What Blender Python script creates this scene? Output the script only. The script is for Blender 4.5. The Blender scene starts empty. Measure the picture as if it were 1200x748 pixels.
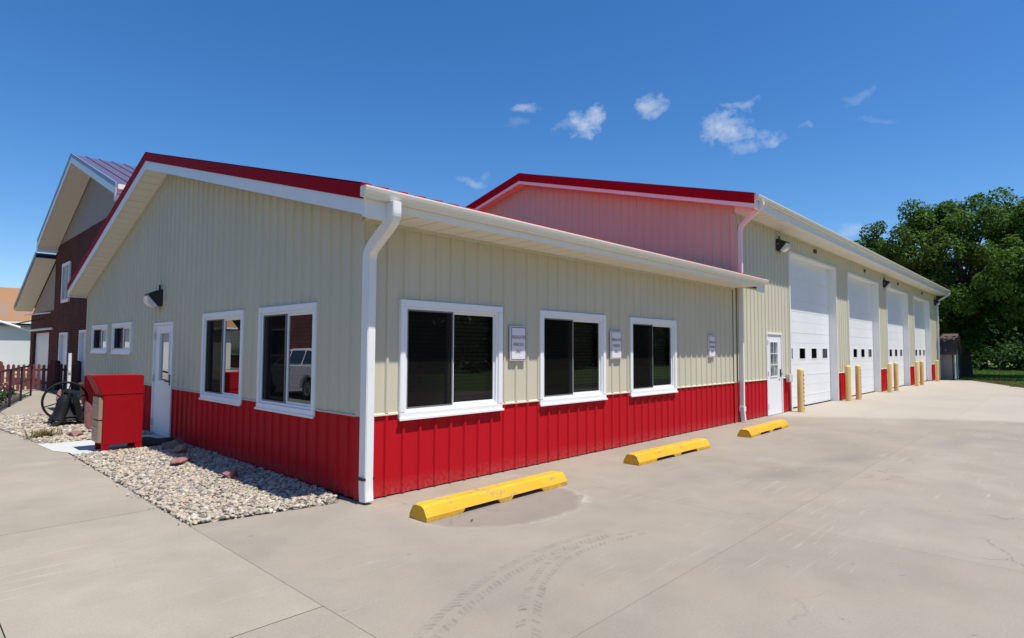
import bpy, bmesh, math, random
import numpy as np
from mathutils import Vector, Matrix
random.seed(7); RNG = np.random.default_rng(7)
SC = bpy.context.scene
COL = SC.collection
PI = math.pi
R = math.radians

# ------------------------------------------------------------------ camera
CAM = Vector((-3.446, -5.418, 1.60)); FPX = 690.0
YAW, PITCH, ROLL = R(43.463), R(2.923), R(0.26)
fw = Vector((math.cos(YAW)*math.cos(PITCH), math.sin(YAW)*math.cos(PITCH), math.sin(PITCH)))
rt = Vector((math.sin(YAW), -math.cos(YAW), 0)); up = rt.cross(fw)
rt2 = rt*math.cos(ROLL) + up*math.sin(ROLL); up2 = up*math.cos(ROLL) - rt*math.sin(ROLL)
cd = bpy.data.cameras.new('camera'); cam = bpy.data.objects.new('camera', cd); COL.objects.link(cam)
cam.matrix_world = Matrix(((rt2.x, up2.x, -fw.x, CAM.x), (rt2.y, up2.y, -fw.y, CAM.y), (rt2.z, up2.z, -fw.z, CAM.z), (0, 0, 0, 1)))
cd.sensor_width = 36; cd.lens = 36*FPX/1200; cd.clip_start = .05; cd.clip_end = 5000
SC.camera = cam

# ------------------------------------------------------------------ materials
def nodes_of(name):
    m = bpy.data.materials.new(name); m.use_nodes = True
    nt = m.node_tree; b = nt.nodes['Principled BSDF']
    return m, nt, b
def N(nt, t, **kw):
    n = nt.nodes.new(t)
    for k, v in kw.items():
        if k in n.inputs: n.inputs[k].default_value = v
        else: setattr(n, k, v)
    return n
def L(nt, a, b): nt.links.new(a, b)
def math_n(nt, op, a, b=None, c=None, clamp=False):
    n = nt.nodes.new('ShaderNodeMath'); n.operation = op; n.use_clamp = clamp
    for i, v in enumerate((a, b, c)):
        if v is None: continue
        if hasattr(v, 'is_output'): nt.links.new(v, n.inputs[i])
        else: n.inputs[i].default_value = v
    return n.outputs[0]
def mixc(nt, fac, a, b, mode='MIX'):
    n = nt.nodes.new('ShaderNodeMix'); n.data_type = 'RGBA'; n.blend_type = mode
    for s, v in ((n.inputs[0], fac), (n.inputs[6], a), (n.inputs[7], b)):
        if hasattr(v, 'is_output'): nt.links.new(v, s)
        elif isinstance(v, tuple): s.default_value = (*v[:3], 1)
        else: s.default_value = v
    return n.outputs[2]
def noise(nt, vec, scale, detail=4, rough=.55):
    n = nt.nodes.new('ShaderNodeTexNoise'); n.inputs['Scale'].default_value = scale
    n.inputs['Detail'].default_value = detail; n.inputs['Roughness'].default_value = rough
    if vec is not None: nt.links.new(vec, n.inputs['Vector'])
    return n.outputs[0]
def ramp(nt, v, lo, hi, a=0.0, b=1.0):
    n = nt.nodes.new('ShaderNodeMapRange'); n.clamp = True
    nt.links.new(v, n.inputs[0])
    for i, x in zip((1, 2, 3, 4), (lo, hi, a, b)): n.inputs[i].default_value = x
    return n.outputs[0]
def mapping(nt, vec, scale=(1, 1, 1), rot=(0, 0, 0), loc=(0, 0, 0)):
    n = nt.nodes.new('ShaderNodeMapping'); nt.links.new(vec, n.inputs[0])
    n.inputs['Scale'].default_value = scale; n.inputs['Rotation'].default_value = rot; n.inputs['Location'].default_value = loc
    return n.outputs[0]
def bump(nt, b, h, strength=.3, dist=.01):
    n = nt.nodes.new('ShaderNodeBump'); n.inputs['Strength'].default_value = strength; n.inputs['Distance'].default_value = dist
    nt.links.new(h, n.inputs['Height']); nt.links.new(n.outputs[0], b.inputs['Normal'])
def pos(nt): return nt.nodes.new('ShaderNodeNewGeometry').outputs['Position']
def mat(name, col, rough=.5, metal=0.0, var=.06, scale=3.0, bmp=0.0, bscale=60, dirt=0.0, spec=.5):
    m, nt, b = nodes_of(name)
    p = pos(nt)
    n1 = noise(nt, p, scale, 5, .6)
    v = ramp(nt, n1, .25, .75, 1-var, 1+var)
    c = mixc(nt, 1.0, tuple(col), v, 'MULTIPLY')
    if dirt:
        st = noise(nt, mapping(nt, p, (1.5, 1.5, .25)), 6, 6, .7)
        c = mixc(nt, ramp(nt, st, .52, .8, 0, dirt), c, (.16, .13, .10))
    L(nt, c, b.inputs['Base Color'])
    b.inputs['Roughness'].default_value = rough; b.inputs['Metallic'].default_value = metal
    b.inputs['Specular IOR Level'].default_value = spec
    L(nt, ramp(nt, noise(nt, p, scale*2.3, 3), .2, .8, max(.02, rough-.08), min(1, rough+.08)), b.inputs['Roughness'])
    if bmp: bump(nt, b, noise(nt, p, bscale, 4), bmp, .01)
    return m
def sheet_metal(name, col, rough=.38, chalk=.05, spec=.4):
    """painted steel siding: slight waviness, faint streaks, dust near the ground"""
    m, nt, b = nodes_of(name); p = pos(nt)
    st = noise(nt, mapping(nt, p, (3, 3, .18)), 5, 4, .6)
    big = noise(nt, p, .8, 3, .5)
    v = math_n(nt, 'MULTIPLY', ramp(nt, st, .25, .75, 1-chalk*.35, 1+chalk*.35), ramp(nt, big, .3, .7, .97, 1.03))
    c = mixc(nt, 1.0, tuple(col), v, 'MULTIPLY')
    z = nt.nodes.new('ShaderNodeSeparateXYZ'); L(nt, p, z.inputs[0])
    u = math_n(nt, 'SUBTRACT', math_n(nt, 'FRACT', math_n(nt, 'DIVIDE', math_n(nt, 'ADD', math_n(nt, 'ADD', z.outputs[0], z.outputs[1]), -.098), .2286)), .5)
    du = math_n(nt, 'MULTIPLY', u, .2286)
    w_ = math_n(nt, 'MULTIPLY', math_n(nt, 'SUBTRACT', math_n(nt, 'FRACT', math_n(nt, 'DIVIDE', math_n(nt, 'ADD', z.outputs[2], .295), .72)), .5), .72)
    rr = math_n(nt, 'SQRT', math_n(nt, 'ADD', math_n(nt, 'MULTIPLY', du, du), math_n(nt, 'MULTIPLY', w_, w_)))
    c = mixc(nt, ramp(nt, rr, .004, .0075, .42, 0), c, (.09, .08, .07))
    spl = math_n(nt, 'MULTIPLY', ramp(nt, z.outputs[2], 0.0, .20, .30, 0), ramp(nt, noise(nt, p, 22, 5, .7), .38, .7, 0, 1))
    c = mixc(nt, spl, c, (.34, .29, .23))
    L(nt, c, b.inputs['Base Color']); b.inputs['Roughness'].default_value = rough; b.inputs['Specular IOR Level'].default_value = spec
    bump(nt, b, noise(nt, p, 2.2, 2, .4), .12, .02)
    return m
TAN = sheet_metal('tan painted steel', (.57, .525, .392), .5, spec=.25)
RED = sheet_metal('red painted steel', (.47, .009, .016), .5, spec=.10)
ROOF = mat('red roof steel', (.46, .010, .02), .5, var=.05, spec=.12)
ROOFTRIM = mat('dark red trim steel', (.33, .006, .016), .6, var=.04, spec=.04)
WHITE = mat('white painted trim', (.80, .79, .76), .4, var=.03, dirt=.06)
GUTTER = mat('cream gutter paint', (.80, .75, .64), .32, var=.03, dirt=.05)
SOFFIT = mat('cream vented soffit', (.76, .72, .62), .55, var=.03)
DOORW = mat('white steel door paint', (.80, .80, .79), .38, var=.025, scale=1.2, dirt=.05)
VINYL = mat('white vinyl', (.82, .82, .82), .35, var=.02)
BLACK = mat('black metal', (.018, .018, .019), .45, var=.1)
IRON = mat('black cast iron', (.012, .012, .013), .6, var=.2, bmp=.25, bscale=90, spec=.25)
GREY = mat('grey screen frame', (.16, .16, .165), .5)
LENS = mat('cloudy lamp lens', (.72, .70, .68), .2, var=.05)
CHROME = mat('brushed steel', (.5, .5, .5), .3, 1.0)
CREAMY = mat('cream bollard paint', (.70, .49, .185), .5, var=.06, dirt=.14)
TAPER = mat('red reflective tape', (.55, .03, .03), .4)
SIGNW = mat('white sign face', (.74, .73, .76), .35, var=.03)
SIGNR = mat('dark red sign ink', (.25, .02, .05), .5)
RUBBER = mat('black rubber', (.02, .02, .02), .8, bmp=.3)
CABRED = mat('red cabinet paint', (.33, .005, .010), .55, var=.04, dirt=.03, spec=.12)
CABTAN = mat('tan drawer front', (.36, .235, .16), .5, var=.06)
WOOD = mat('red stained pickets', (.17, .035, .028), .7, var=.2, scale=9, bmp=.3)
WOODSHADE = mat('shade-darkened red pickets', (.045, .014, .012), .7, var=.2, scale=9, bmp=.3)  # red picket colour darkened to stand for shade on the fence return
SHEDW = mat('weathered shed siding', (.33, .31, .27), .7, var=.1)
SHEDR = mat('brown shingles', (.13, .075, .065), .85, var=.25, scale=14, bmp=.5)
CREAMTRIM = mat('cream shed trim', (.62, .57, .48), .6)
BARKM = mat('dark bark', (.055, .043, .034), .9, var=.3, scale=7, bmp=.9, bscale=18)
WHITEMETAL = sheet_metal('white metal siding', (.66, .66, .63), .6, spec=.2)
TANSIDE = mat('tan lap siding', (.30, .235, .185), .6, var=.06)
PURPLE = mat('faded purple roof steel', (.10, .085, .15), .5, var=.08, spec=.25)
SLATEBLUE = mat('blue grey fascia', (.20, .27, .36), .45)
MAUVE = mat('pinkish grey planter', (.22, .07, .05), .7, var=.2)
EARTH = mat('dark earth', (.075, .065, .053), .95, var=.2)
PINKFLOWER = mat('pink petals', (.65, .12, .22), .6); WHITEFLOWER = mat('white petals', (.75, .7, .7), .6)

def glass_mat(name, tint, refl=1.5, base=.24, mul=1.3):
    m, nt, b = nodes_of(name); nt.nodes.remove(b)
    out = nt.nodes['Material Output']
    tr = nt.nodes.new('ShaderNodeBsdfTransparent'); tr.inputs[0].default_value = (*tint, 1)
    gl = nt.nodes.new('ShaderNodeBsdfGlossy'); gl.inputs['Roughness'].default_value = 0.005; gl.inputs[0].default_value = (1, 1, 1, 1)
    fr = nt.nodes.new('ShaderNodeFresnel'); fr.inputs[0].default_value = refl
    mx = nt.nodes.new('ShaderNodeMixShader')
    L(nt, math_n(nt, 'ADD', math_n(nt, 'MULTIPLY', fr.outputs[0], mul), base, clamp=True), mx.inputs[0])
    L(nt, tr.outputs[0], mx.inputs[1]); L(nt, gl.outputs[0], mx.inputs[2]); L(nt, mx.outputs[0], out.inputs[0])
    return m
GLASS = glass_mat('window glass', (.52, .50, .46), base=.0, mul=.95)
GLASSR = glass_mat('reflective window glass', (.40, .42, .41), base=.26)
GLASSD = glass_mat('dark door glass', (.05, .05, .05), base=.0, mul=.7)
def screen_mat():
    m, nt, b = nodes_of('insect screen mesh'); nt.nodes.remove(b); out = nt.nodes['Material Output']
    tr = nt.nodes.new('ShaderNodeBsdfTransparent'); df = nt.nodes.new('ShaderNodeBsdfDiffuse'); df.inputs[0].default_value = (.011, .010, .009, 1)
    mx = nt.nodes.new('ShaderNodeMixShader'); mx.inputs[0].default_value = .72
    L(nt, tr.outputs[0], mx.inputs[1]); L(nt, df.outputs[0], mx.inputs[2]); L(nt, mx.outputs[0], out.inputs[0]); return m
SCREEN = screen_mat()
def blind_mat():
    m, nt, b = nodes_of('dark slatted blind'); p = pos(nt)
    z = nt.nodes.new('ShaderNodeSeparateXYZ'); L(nt, p, z.inputs[0])
    w = math_n(nt, 'FRACT', math_n(nt, 'MULTIPLY', z.outputs[2], 20))
    L(nt, mixc(nt, ramp(nt, w, .1, .35), (.02, .018, .016), (.12, .10, .08)), b.inputs['Base Color']); b.inputs['Roughness'].default_value = .6
    return m
BLIND = blind_mat()

def attr_col(name, stops, rough=.7, transl=0.0, spec=.4, bmp=0.0):
    """colour by a per-face random value: pebbles, leaves, grass blades"""
    m, nt, b = nodes_of(name)
    a = nt.nodes.new('ShaderNodeAttribute'); a.attribute_name = 'rnd'
    cr = nt.nodes.new('ShaderNodeValToRGB'); L(nt, a.outputs['Fac'], cr.inputs[0])
    el = cr.color_ramp.elements
    el[0].position = stops[0][0]; el[0].color = (*stops[0][1], 1); el[1].position = stops[-1][0]; el[1].color = (*stops[-1][1], 1)
    for s, c in stops[1:-1]:
        e = el.new(s); e.color = (*c, 1)
    L(nt, cr.outputs[0], b.inputs['Base Color']); b.inputs['Roughness'].default_value = rough; b.inputs['Specular IOR Level'].default_value = spec
    if bmp: bump(nt, b, noise(nt, pos(nt), 60, 4), bmp, .01)
    if transl:
        out = nt.nodes['Material Output']; tl = nt.nodes.new('ShaderNodeBsdfTranslucent')
        L(nt, mixc(nt, 1.0, cr.outputs[0], (1.2, 1.5, .5), 'MULTIPLY'), tl.inputs[0])
        mx = nt.nodes.new('ShaderNodeMixShader'); mx.inputs[0].default_value = transl
        L(nt, b.outputs[0], mx.inputs[1]); L(nt, tl.outputs[0], mx.inputs[2]); L(nt, mx.outputs[0], out.inputs[0])
    return m
PEBBLE = attr_col('river pebbles', [(0, (.11, .10, .09)), (.12, (.21, .18, .15)), (.32, (.36, .305, .23)), (.62, (.50, .43, .32)), (.8, (.40, .285, .205)), (.9, (.33, .30, .27)), (1, (.61, .56, .48))], .6, bmp=.15)
LEAF = attr_col('maple leaves', [(0, (.026, .058, .010)), (.5, (.058, .115, .020)), (1, (.12, .185, .042))], .65, .3, spec=.15)
LEAFD = attr_col('dark hedge leaves', [(0, (.014, .034, .009)), (.5, (.03, .066, .016)), (1, (.06, .105, .026))], .65, .22, spec=.12)
GRASSM = attr_col('lawn blades', [(0, (.07, .15, .022)), (.6, (.11, .21, .035)), (1, (.2, .22, .07))], .7, .2)
DRYM = attr_col('dry weed blades', [(0, (.12, .08, .03)), (.5, (.22, .16, .07)), (1, (.14, .15, .04))], .8, .2)

def concrete(name, base, seed=0.0, stains=True):
    m, nt, b = nodes_of(name); p = mapping(nt, pos(nt), loc=(seed, seed*.7, 0))
    P0 = pos(nt)
    big = noise(nt, p, .45, 4, .55); mid = noise(nt, p, 2.1, 5, .62); fine = noise(nt, p, 55, 3, .7); grit = noise(nt, p, 260, 2, .8)
    v = math_n(nt, 'MULTIPLY', ramp(nt, big, .3, .7, .88, 1.09), ramp(nt, mid, .3, .7, .93, 1.06))
    v = math_n(nt, 'MULTIPLY', v, ramp(nt, fine, .25, .75, .90, 1.09))
    v = math_n(nt, 'MULTIPLY', v, ramp(nt, grit, .25, .75, .86, 1.13))
    a = nt.nodes.new('ShaderNodeAttribute'); a.attribute_name = 'rnd'
    v = math_n(nt, 'MULTIPLY', v, ramp(nt, a.outputs['Fac'], 0, 1, .92, 1.06))
    c = mixc(nt, 1.0, base, v, 'MULTIPLY')
    c = mixc(nt, ramp(nt, noise(nt, p, 1.1, 5, .6), .42, .72, 0, .35), c, (base[0]*1.0, base[1]*.93, base[2]*.82))
    # trowel and snow-plough scuffs: pale stretched streaks
    for rz, sc, lo, am in ((.35, 1.2, .60, .42), (-.5, 1.7, .64, .32), (.9, .8, .65, .34), (.12, 2.6, .66, .3)):
        s = noise(nt, mapping(nt, p, (1.0, 16, 1), (0, 0, rz)), sc, 3, .55)
        gate = ramp(nt, noise(nt, p, .7, 2), .45, .65)
        c = mixc(nt, math_n(nt, 'MULTIPLY', ramp(nt, s, lo, lo+.08, 0, am), gate), c, (min(1, base[0]*1.42), min(1, base[1]*1.45), min(1, base[2]*1.5)))
    if stains:
        xyz = nt.nodes.new('ShaderNodeSeparateXYZ'); L(nt, P0, xyz.inputs[0])
        wob = math_n(nt, 'MULTIPLY', math_n(nt, 'SUBTRACT', noise(nt, P0, 2.4, 4, .6), .5), .5)
        def blob(cx, cy, rx, ry, rz, soft):
            dx = math_n(nt, 'SUBTRACT', xyz.outputs[0], cx); dy = math_n(nt, 'SUBTRACT', xyz.outputs[1], cy)
            u = math_n(nt, 'DIVIDE', math_n(nt, 'ADD', math_n(nt, 'MULTIPLY', dx, math.cos(rz)), math_n(nt, 'MULTIPLY', dy, math.sin(rz))), rx)
            w = math_n(nt, 'DIVIDE', math_n(nt, 'SUBTRACT', math_n(nt, 'MULTIPLY', dy, math.cos(rz)), math_n(nt, 'MULTIPLY', dx, math.sin(rz))), ry)
            r = math_n(nt, 'SQRT', math_n(nt, 'ADD', math_n(nt, 'MULTIPLY', u, u), math_n(nt, 'MULTIPLY', w, w)))
            return math_n(nt, 'ADD', r, math_n(nt, 'MULTIPLY', wob, soft))
        r = math_n(nt, 'ADD', blob(.98, -1.12, .98, .68, -.10, .55), math_n(nt, 'MULTIPLY', math_n(nt, 'SUBTRACT', noise(nt, P0, 7, 4, .6), .5), .18))
        rim = math_n(nt, 'MULTIPLY', ramp(nt, r, .97, 1.0), ramp(nt, r, 1.0, 1.09, 1, 0))
        c = mixc(nt, math_n(nt, 'MULTIPLY', ramp(nt, r, .90, 1.0, .62, 0), ramp(nt, noise(nt, P0, 4, 5, .65), .25, .7, .7, 1)), c, (.19, .152, .13))
        c = mixc(nt, math_n(nt, 'MULTIPLY', rim, ramp(nt, noise(nt, P0, 1.9, 3), .42, .62, 0, .34)), c, (.56, .54, .50))
        for cx, cy, rx, ry, rz, am in ((4.6, -2.65, .9, .33, -.25, .42), (6.3, -2.95, .8, .3, -.3, .4), (9.5, -3.9, 1.6, .4, -.2, .3), (12.5, -3.0, 2.2, .5, .05, .22),
                                       (3.2, -1.9, 1.7, .35, -.1, .18), (15.0, -1.6, 3, .3, 0, .14), (17, -4.2, 3, .5, 0, .15), (-2.2, 3.0, .5, .25, .4, .16), (22, -2.2, 5, .5, 0, .12)):
            q = blob(cx, cy, rx, ry, rz, 1.6)
            c = mixc(nt, ramp(nt, q, .2, 1.1, am, 0), c, (.17, .15, .135))
        # grey rubber film near the bay aprons, paler apron beyond
        pale = ramp(nt, math_n(nt, 'ADD', xyz.outputs[0], math_n(nt, 'MULTIPLY', xyz.outputs[1], .6)), 11.2, 11.9)
        c = mixc(nt, math_n(nt, 'MULTIPLY', pale, .35), c, (.52, .47, .39))
        # fine hairline cracks
        vo = nt.nodes.new('ShaderNodeTexVoronoi'); vo.feature = 'DISTANCE_TO_EDGE'; vo.inputs['Scale'].default_value = .33
        wv = nt.nodes.new('ShaderNodeVectorMath'); wv.operation = 'ADD'
        nn = nt.nodes.new('ShaderNodeTexNoise'); nn.inputs['Scale'].default_value = 1.6; nn.inputs['Detail'].default_value = 6
        sc_ = nt.nodes.new('ShaderNodeVectorMath'); sc_.operation = 'SCALE'; sc_.inputs['Scale'].default_value = .8
        L(nt, P0, nn.inputs['Vector']); L(nt, nn.outputs['Color'], sc_.inputs[0]); L(nt, P0, wv.inputs[0]); L(nt, sc_.outputs[0], wv.inputs[1]); L(nt, wv.outputs[0], vo.inputs['Vector'])
        ck = math_n(nt, 'MULTIPLY', ramp(nt, vo.outputs['Distance'], .0012, .0035, .5, 0), ramp(nt, noise(nt, P0, .5, 2), .54, .62))
        c = mixc(nt, ck, c, (.16, .14, .12))
        sp = noise(nt, P0, 9, 2, .5)
        c = mixc(nt, ramp(nt, sp, .71, .75, 0, .5), c, (.15, .13, .12))
    L(nt, c, b.inputs['Base Color'])
    L(nt, ramp(nt, mid, .3, .7, .72, .9), b.inputs['Roughness']); b.inputs['Specular IOR Level'].default_value = .35
    bump(nt, b, math_n(nt, 'ADD', grit, math_n(nt, 'MULTIPLY', mid, .6)), .18, .006)
    return m
CONC = concrete('weathered concrete', (.31, .268, .214))
WALKC = concrete('sidewalk concrete', (.328, .287, .225), 13.0, False)
SLABC = mat('pale fresh concrete', (.50, .50, .48), .8, var=.06, bmp=.15, bscale=120)
def brick_mat(name, c1, c2, mortar, sw=1.0):
    m, nt, b = nodes_of(name); g = pos(nt)
    xyz = nt.nodes.new('ShaderNodeSeparateXYZ'); L(nt, g, xyz.inputs[0])
    cb = nt.nodes.new('ShaderNodeCombineXYZ'); L(nt, math_n(nt, 'ADD', xyz.outputs[0], xyz.outputs[1]), cb.inputs[0]); L(nt, xyz.outputs[2], cb.inputs[1])
    br = nt.nodes.new('ShaderNodeTexBrick'); L(nt, cb.outputs[0], br.inputs['Vector'])
    br.inputs['Color1'].default_value = (*c1, 1); br.inputs['Color2'].default_value = (*c2, 1); br.inputs['Mortar'].default_value = (*mortar, 1)
    br.inputs['Scale'].default_value = 1; br.inputs['Brick Width'].default_value = .21*sw; br.inputs['Row Height'].default_value = .075*sw; br.inputs['Mortar Size'].default_value = .008
    L(nt, mixc(nt, 1.0, br.outputs[0], ramp(nt, noise(nt, g, 1.3, 4), .3, .7, .75, 1.2), 'MULTIPLY'), b.inputs['Base Color']); b.inputs['Roughness'].default_value = .9; b.inputs['Specular IOR Level'].default_value = .1
    return m
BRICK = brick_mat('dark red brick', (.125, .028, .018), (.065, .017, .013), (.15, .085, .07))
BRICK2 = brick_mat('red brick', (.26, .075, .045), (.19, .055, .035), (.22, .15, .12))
def rust_mat():
    m, nt, b = nodes_of('rusted galvanised roof'); p = pos(nt)
    c = mixc(nt, ramp(nt, noise(nt, mapping(nt, p, (.5, .14, .14)), 2.2, 5, .65), .54, .66), (.30, .15, .06), (.20, .17, .17))
    x = nt.nodes.new('ShaderNodeSeparateXYZ'); L(nt, p, x.inputs[0])
    c = mixc(nt, ramp(nt, noise(nt, mapping(nt, p, (.3, 3, 3)), 4, 3), .4, .7, 0, .35), c, (.34, .19, .085))
    L(nt, c, b.inputs['Base Color']); b.inputs['Roughness'].default_value = .7; return m
RUST = rust_mat()
def yellow_mat():
    m, nt, b = nodes_of('chipped yellow paint'); p = pos(nt)
    c = mixc(nt, ramp(nt, noise(nt, p, 3, 4), .3, .7), (.66, .34, .010), (.76, .41, .016))
    chip = math_n(nt, 'MULTIPLY', ramp(nt, noise(nt, mapping(nt, p, (.6, 1, 1.6)), 8, 7, .74), .555, .59), ramp(nt, noise(nt, p, 2.6, 2), .44, .54))
    c = mixc(nt, math_n(nt, 'MULTIPLY', chip, .8), c, (.30, .22, .14))
    x = nt.nodes.new('ShaderNodeSeparateXYZ'); L(nt, p, x.inputs[0])
    c = mixc(nt, math_n(nt, 'MULTIPLY', ramp(nt, x.outputs[2], .0, .05, .6, 0), ramp(nt, noise(nt, p, 25, 4), .4, .6)), c, (.3, .24, .15))
    L(nt, c, b.inputs['Base Color']); b.inputs['Roughness'].default_value = .55; bump(nt, b, noise(nt, p, 80, 4), .35, .01); return m
YELLOW = yellow_mat()
def ground_mat():
    m, nt, b = nodes_of('lawn ground'); p = pos(nt)
    c = mixc(nt, ramp(nt, noise(nt, p, .35, 5), .35, .65), (.085, .155, .028), (.12, .19, .045))
    c = mixc(nt, ramp(nt, noise(nt, p, 9, 4, .7), .5, .75, 0, .5), c, (.13, .12, .06))
    L(nt, c, b.inputs['Base Color']); b.inputs['Roughness'].default_value = .95; return m
LAWN = ground_mat()
def rock_mat(name, c1, c2):
    m, nt, b = nodes_of(name); p = pos(nt)
    L(nt, mixc(nt, ramp(nt, noise(nt, p, 12, 6, .7), .35, .65), c1, c2), b.inputs['Base Color']); b.inputs['Roughness'].default_value = .8
    bump(nt, b, noise(nt, p, 30, 6, .7), .5, .02); return m
ROCKP = rock_mat('pink quartzite', (.34, .16, .14), (.24, .105, .10)); ROCKT = rock_mat('tan fieldstone', (.38, .22, .14), (.22, .14, .10)); ROCKB = rock_mat('brown fieldstone', (.22, .16, .12), (.11, .085, .07))
MARK = None
def mark_mat():
    m, nt, b = nodes_of('tyre rubber film'); out = nt.nodes['Material Output']; p = pos(nt)
    b.inputs['Base Color'].default_value = (.10, .085, .07, 1); b.inputs['Roughness'].default_value = .85
    tr = nt.nodes.new('ShaderNodeBsdfTransparent'); mx = nt.nodes.new('ShaderNodeMixShader')
    L(nt, ramp(nt, noise(nt, p, 9, 5, .7), .38, .7, .0, .22), mx.inputs[0]); L(nt, tr.outputs[0], mx.inputs[1]); L(nt, b.outputs[0], mx.inputs[2]); L(nt, mx.outputs[0], out.inputs[0])
    return m
MARK = mark_mat()
CARW = mat('white car paint', (.72, .73, .73), .2, var=.01); CARG = mat('dark car glass', (.015, .017, .018), .05)

# ------------------------------------------------------------------ mesh helpers
class MB:
    def __init__(s): s.v = []; s.f = []
    def add(s, verts, faces):
        o = len(s.v); s.v += [tuple(v) for v in verts]; s.f += [tuple(i+o for i in f) for f in faces]; return s
    def box(s, x0, x1, y0, y1, z0, z1):
        if x0 > x1: x0, x1 = x1, x0
        if y0 > y1: y0, y1 = y1, y0
        if z0 > z1: z0, z1 = z1, z0
        v = [(x, y, z) for z in (z0, z1) for y in (y0, y1) for x in (x0, x1)]
        return s.add(v, [(0, 2, 3, 1), (4, 5, 7, 6), (0, 1, 5, 4), (2, 6, 7, 3), (0, 4, 6, 2), (1, 3, 7, 5)])
    def prism(s, poly, a0, a1, axis='x'):
        """poly: list of 2-D points; axis x: (y,z), y: (x,z), z: (x,y)"""
        def P(p, a): return {'x': (a, p[0], p[1]), 'y': (p[0], a, p[1]), 'z': (p[0], p[1], a)}[axis]
        n = len(poly); v = [P(p, a0) for p in poly] + [P(p, a1) for p in poly]
        return s.add(v, [tuple(range(n))[::-1], tuple(range(n, 2*n))] + [(i, (i+1) % n, n+(i+1) % n, n+i) for i in range(n)])
    def strip(s, top, bot, a0, a1):
        """band in the y-z plane between polylines top and bot, extruded along x: gable trim"""
        for (p, q, c, d) in zip(top[:-1], top[1:], bot[:-1], bot[1:]):
            s.prism([p, q, d, c], a0, a1, 'x')
        return s
    def tube(s, path, r, n=10, cap=True, sq=None):
        path = [Vector(p) for p in path]; m = len(path); rs = r if isinstance(r, (list, tuple)) else [r]*m
        ring = []; prev = None
        for i, p in enumerate(path):
            d = (path[min(i+1, m-1)] - path[max(i-1, 0)]).normalized()
            if prev is None:
                ref = Vector((0, 0, 1)) if abs(d.z) < .9 else Vector((1, 0, 0)); a = d.cross(ref).normalized()
            else: a = (prev - d*prev.dot(d)).normalized()
            prev = a; b = d.cross(a)
            if sq:   # rectangular section w along a, h along b
                w, h = sq; ring.append([p + a*w*sx + b*h*sy for sx, sy in ((-.5, -.5), (.5, -.5), (.5, .5), (-.5, .5))])
            else: ring.append([p + (a*math.cos(2*PI*k/n) + b*math.sin(2*PI*k/n))*rs[i] for k in range(n)])
        k = len(ring[0]); v = [q for rr in ring for q in rr]
        f = [(i*k+j, i*k+(j+1) % k, (i+1)*k+(j+1) % k, (i+1)*k+j) for i in range(m-1) for j in range(k)]
        if cap: f += [tuple(range(k))[::-1], tuple(range((m-1)*k, m*k))]
        return s.add(v, f)
    def lathe(s, prof, c=(0, 0, 0), n=24):
        m = len(prof); v = [(c[0]+r*math.cos(2*PI*k/n), c[1]+r*math.sin(2*PI*k/n), c[2]+z) for r, z in prof for k in range(n)]
        return s.add(v, [(i*n+j, i*n+(j+1) % n, (i+1)*n+(j+1) % n, (i+1)*n+j) for i in range(m-1) for j in range(n)])
    def torus(s, c, rad, r, axis, n=36, k=8):
        ax = Vector(axis).normalized(); a = ax.orthogonal().normalized(); b = ax.cross(a); c = Vector(c)
        v = []
        for i in range(n):
            d = a*math.cos(2*PI*i/n)+b*math.sin(2*PI*i/n)
            for j in range(k): v.append(c + d*(rad + r*math.cos(2*PI*j/k)) + ax*r*math.sin(2*PI*j/k))
        return s.add(v, [(i*k+j, i*k+(j+1) % k, ((i+1) % n)*k+(j+1) % k, ((i+1) % n)*k+j) for i in range(n) for j in range(k)])
    def build(s, name, m, parent=None, loc=None, rot=None, smooth=False, bevel=0.0, fix=True):
        me = bpy.data.meshes.new(name); me.from_pydata(s.v, [], s.f); me.materials.append(m)
        if fix or bevel:
            bm = bmesh.new(); bm.from_mesh(me)
            if fix: bmesh.ops.recalc_face_normals(bm, faces=bm.faces)
            if bevel: bmesh.ops.bevel(bm, geom=[e for e in bm.edges if len(e.link_faces) == 2 and e.calc_face_angle(0) > .5], offset=bevel, segments=2, affect='EDGES', clamp_overlap=True)
            bm.to_mesh(me); bm.free()
        if smooth:
            me.polygons.foreach_set('use_smooth', [True]*len(me.polygons))
            if smooth != 'all': me.set_sharp_from_angle(angle=R(38))
        o = bpy.data.objects.new(name, me); COL.objects.link(o)
        if parent: o.parent = parent
        if loc: o.location = loc
        if rot: o.rotation_euler = rot
        return o
def np_mesh(name, m, verts, faces, rnd=None, parent=None, smooth=False, loc=None):
    verts = np.asarray(verts, dtype=np.float32); faces = np.asarray(faces, dtype=np.int32); nf, k = faces.shape
    me = bpy.data.meshes.new(name); me.vertices.add(len(verts)); me.vertices.foreach_set('co', verts.ravel())
    me.loops.add(nf*k); me.loops.foreach_set('vertex_index', faces.ravel()); me.polygons.add(nf)
    me.polygons.foreach_set('loop_start', np.arange(nf, dtype=np.int32)*k)
    if smooth: me.polygons.foreach_set('use_smooth', np.ones(nf, dtype=bool))
    if rnd is not None:
        at = me.attributes.new('rnd', 'FLOAT', 'FACE'); at.data.foreach_set('value', np.asarray(rnd, dtype=np.float32))
    me.update(); me.validate(); me.materials.append(m)
    o = bpy.data.objects.new(name, me); COL.objects.link(o)
    if parent: o.parent = parent
    if loc: o.location = loc
    return o
def tag(o, label=None, cat=None, group=None, kind=None):
    if label: o['label'] = label
    if cat: o['category'] = cat
    if group: o['group'] = group
    if kind: o['kind'] = kind
    return o
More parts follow.
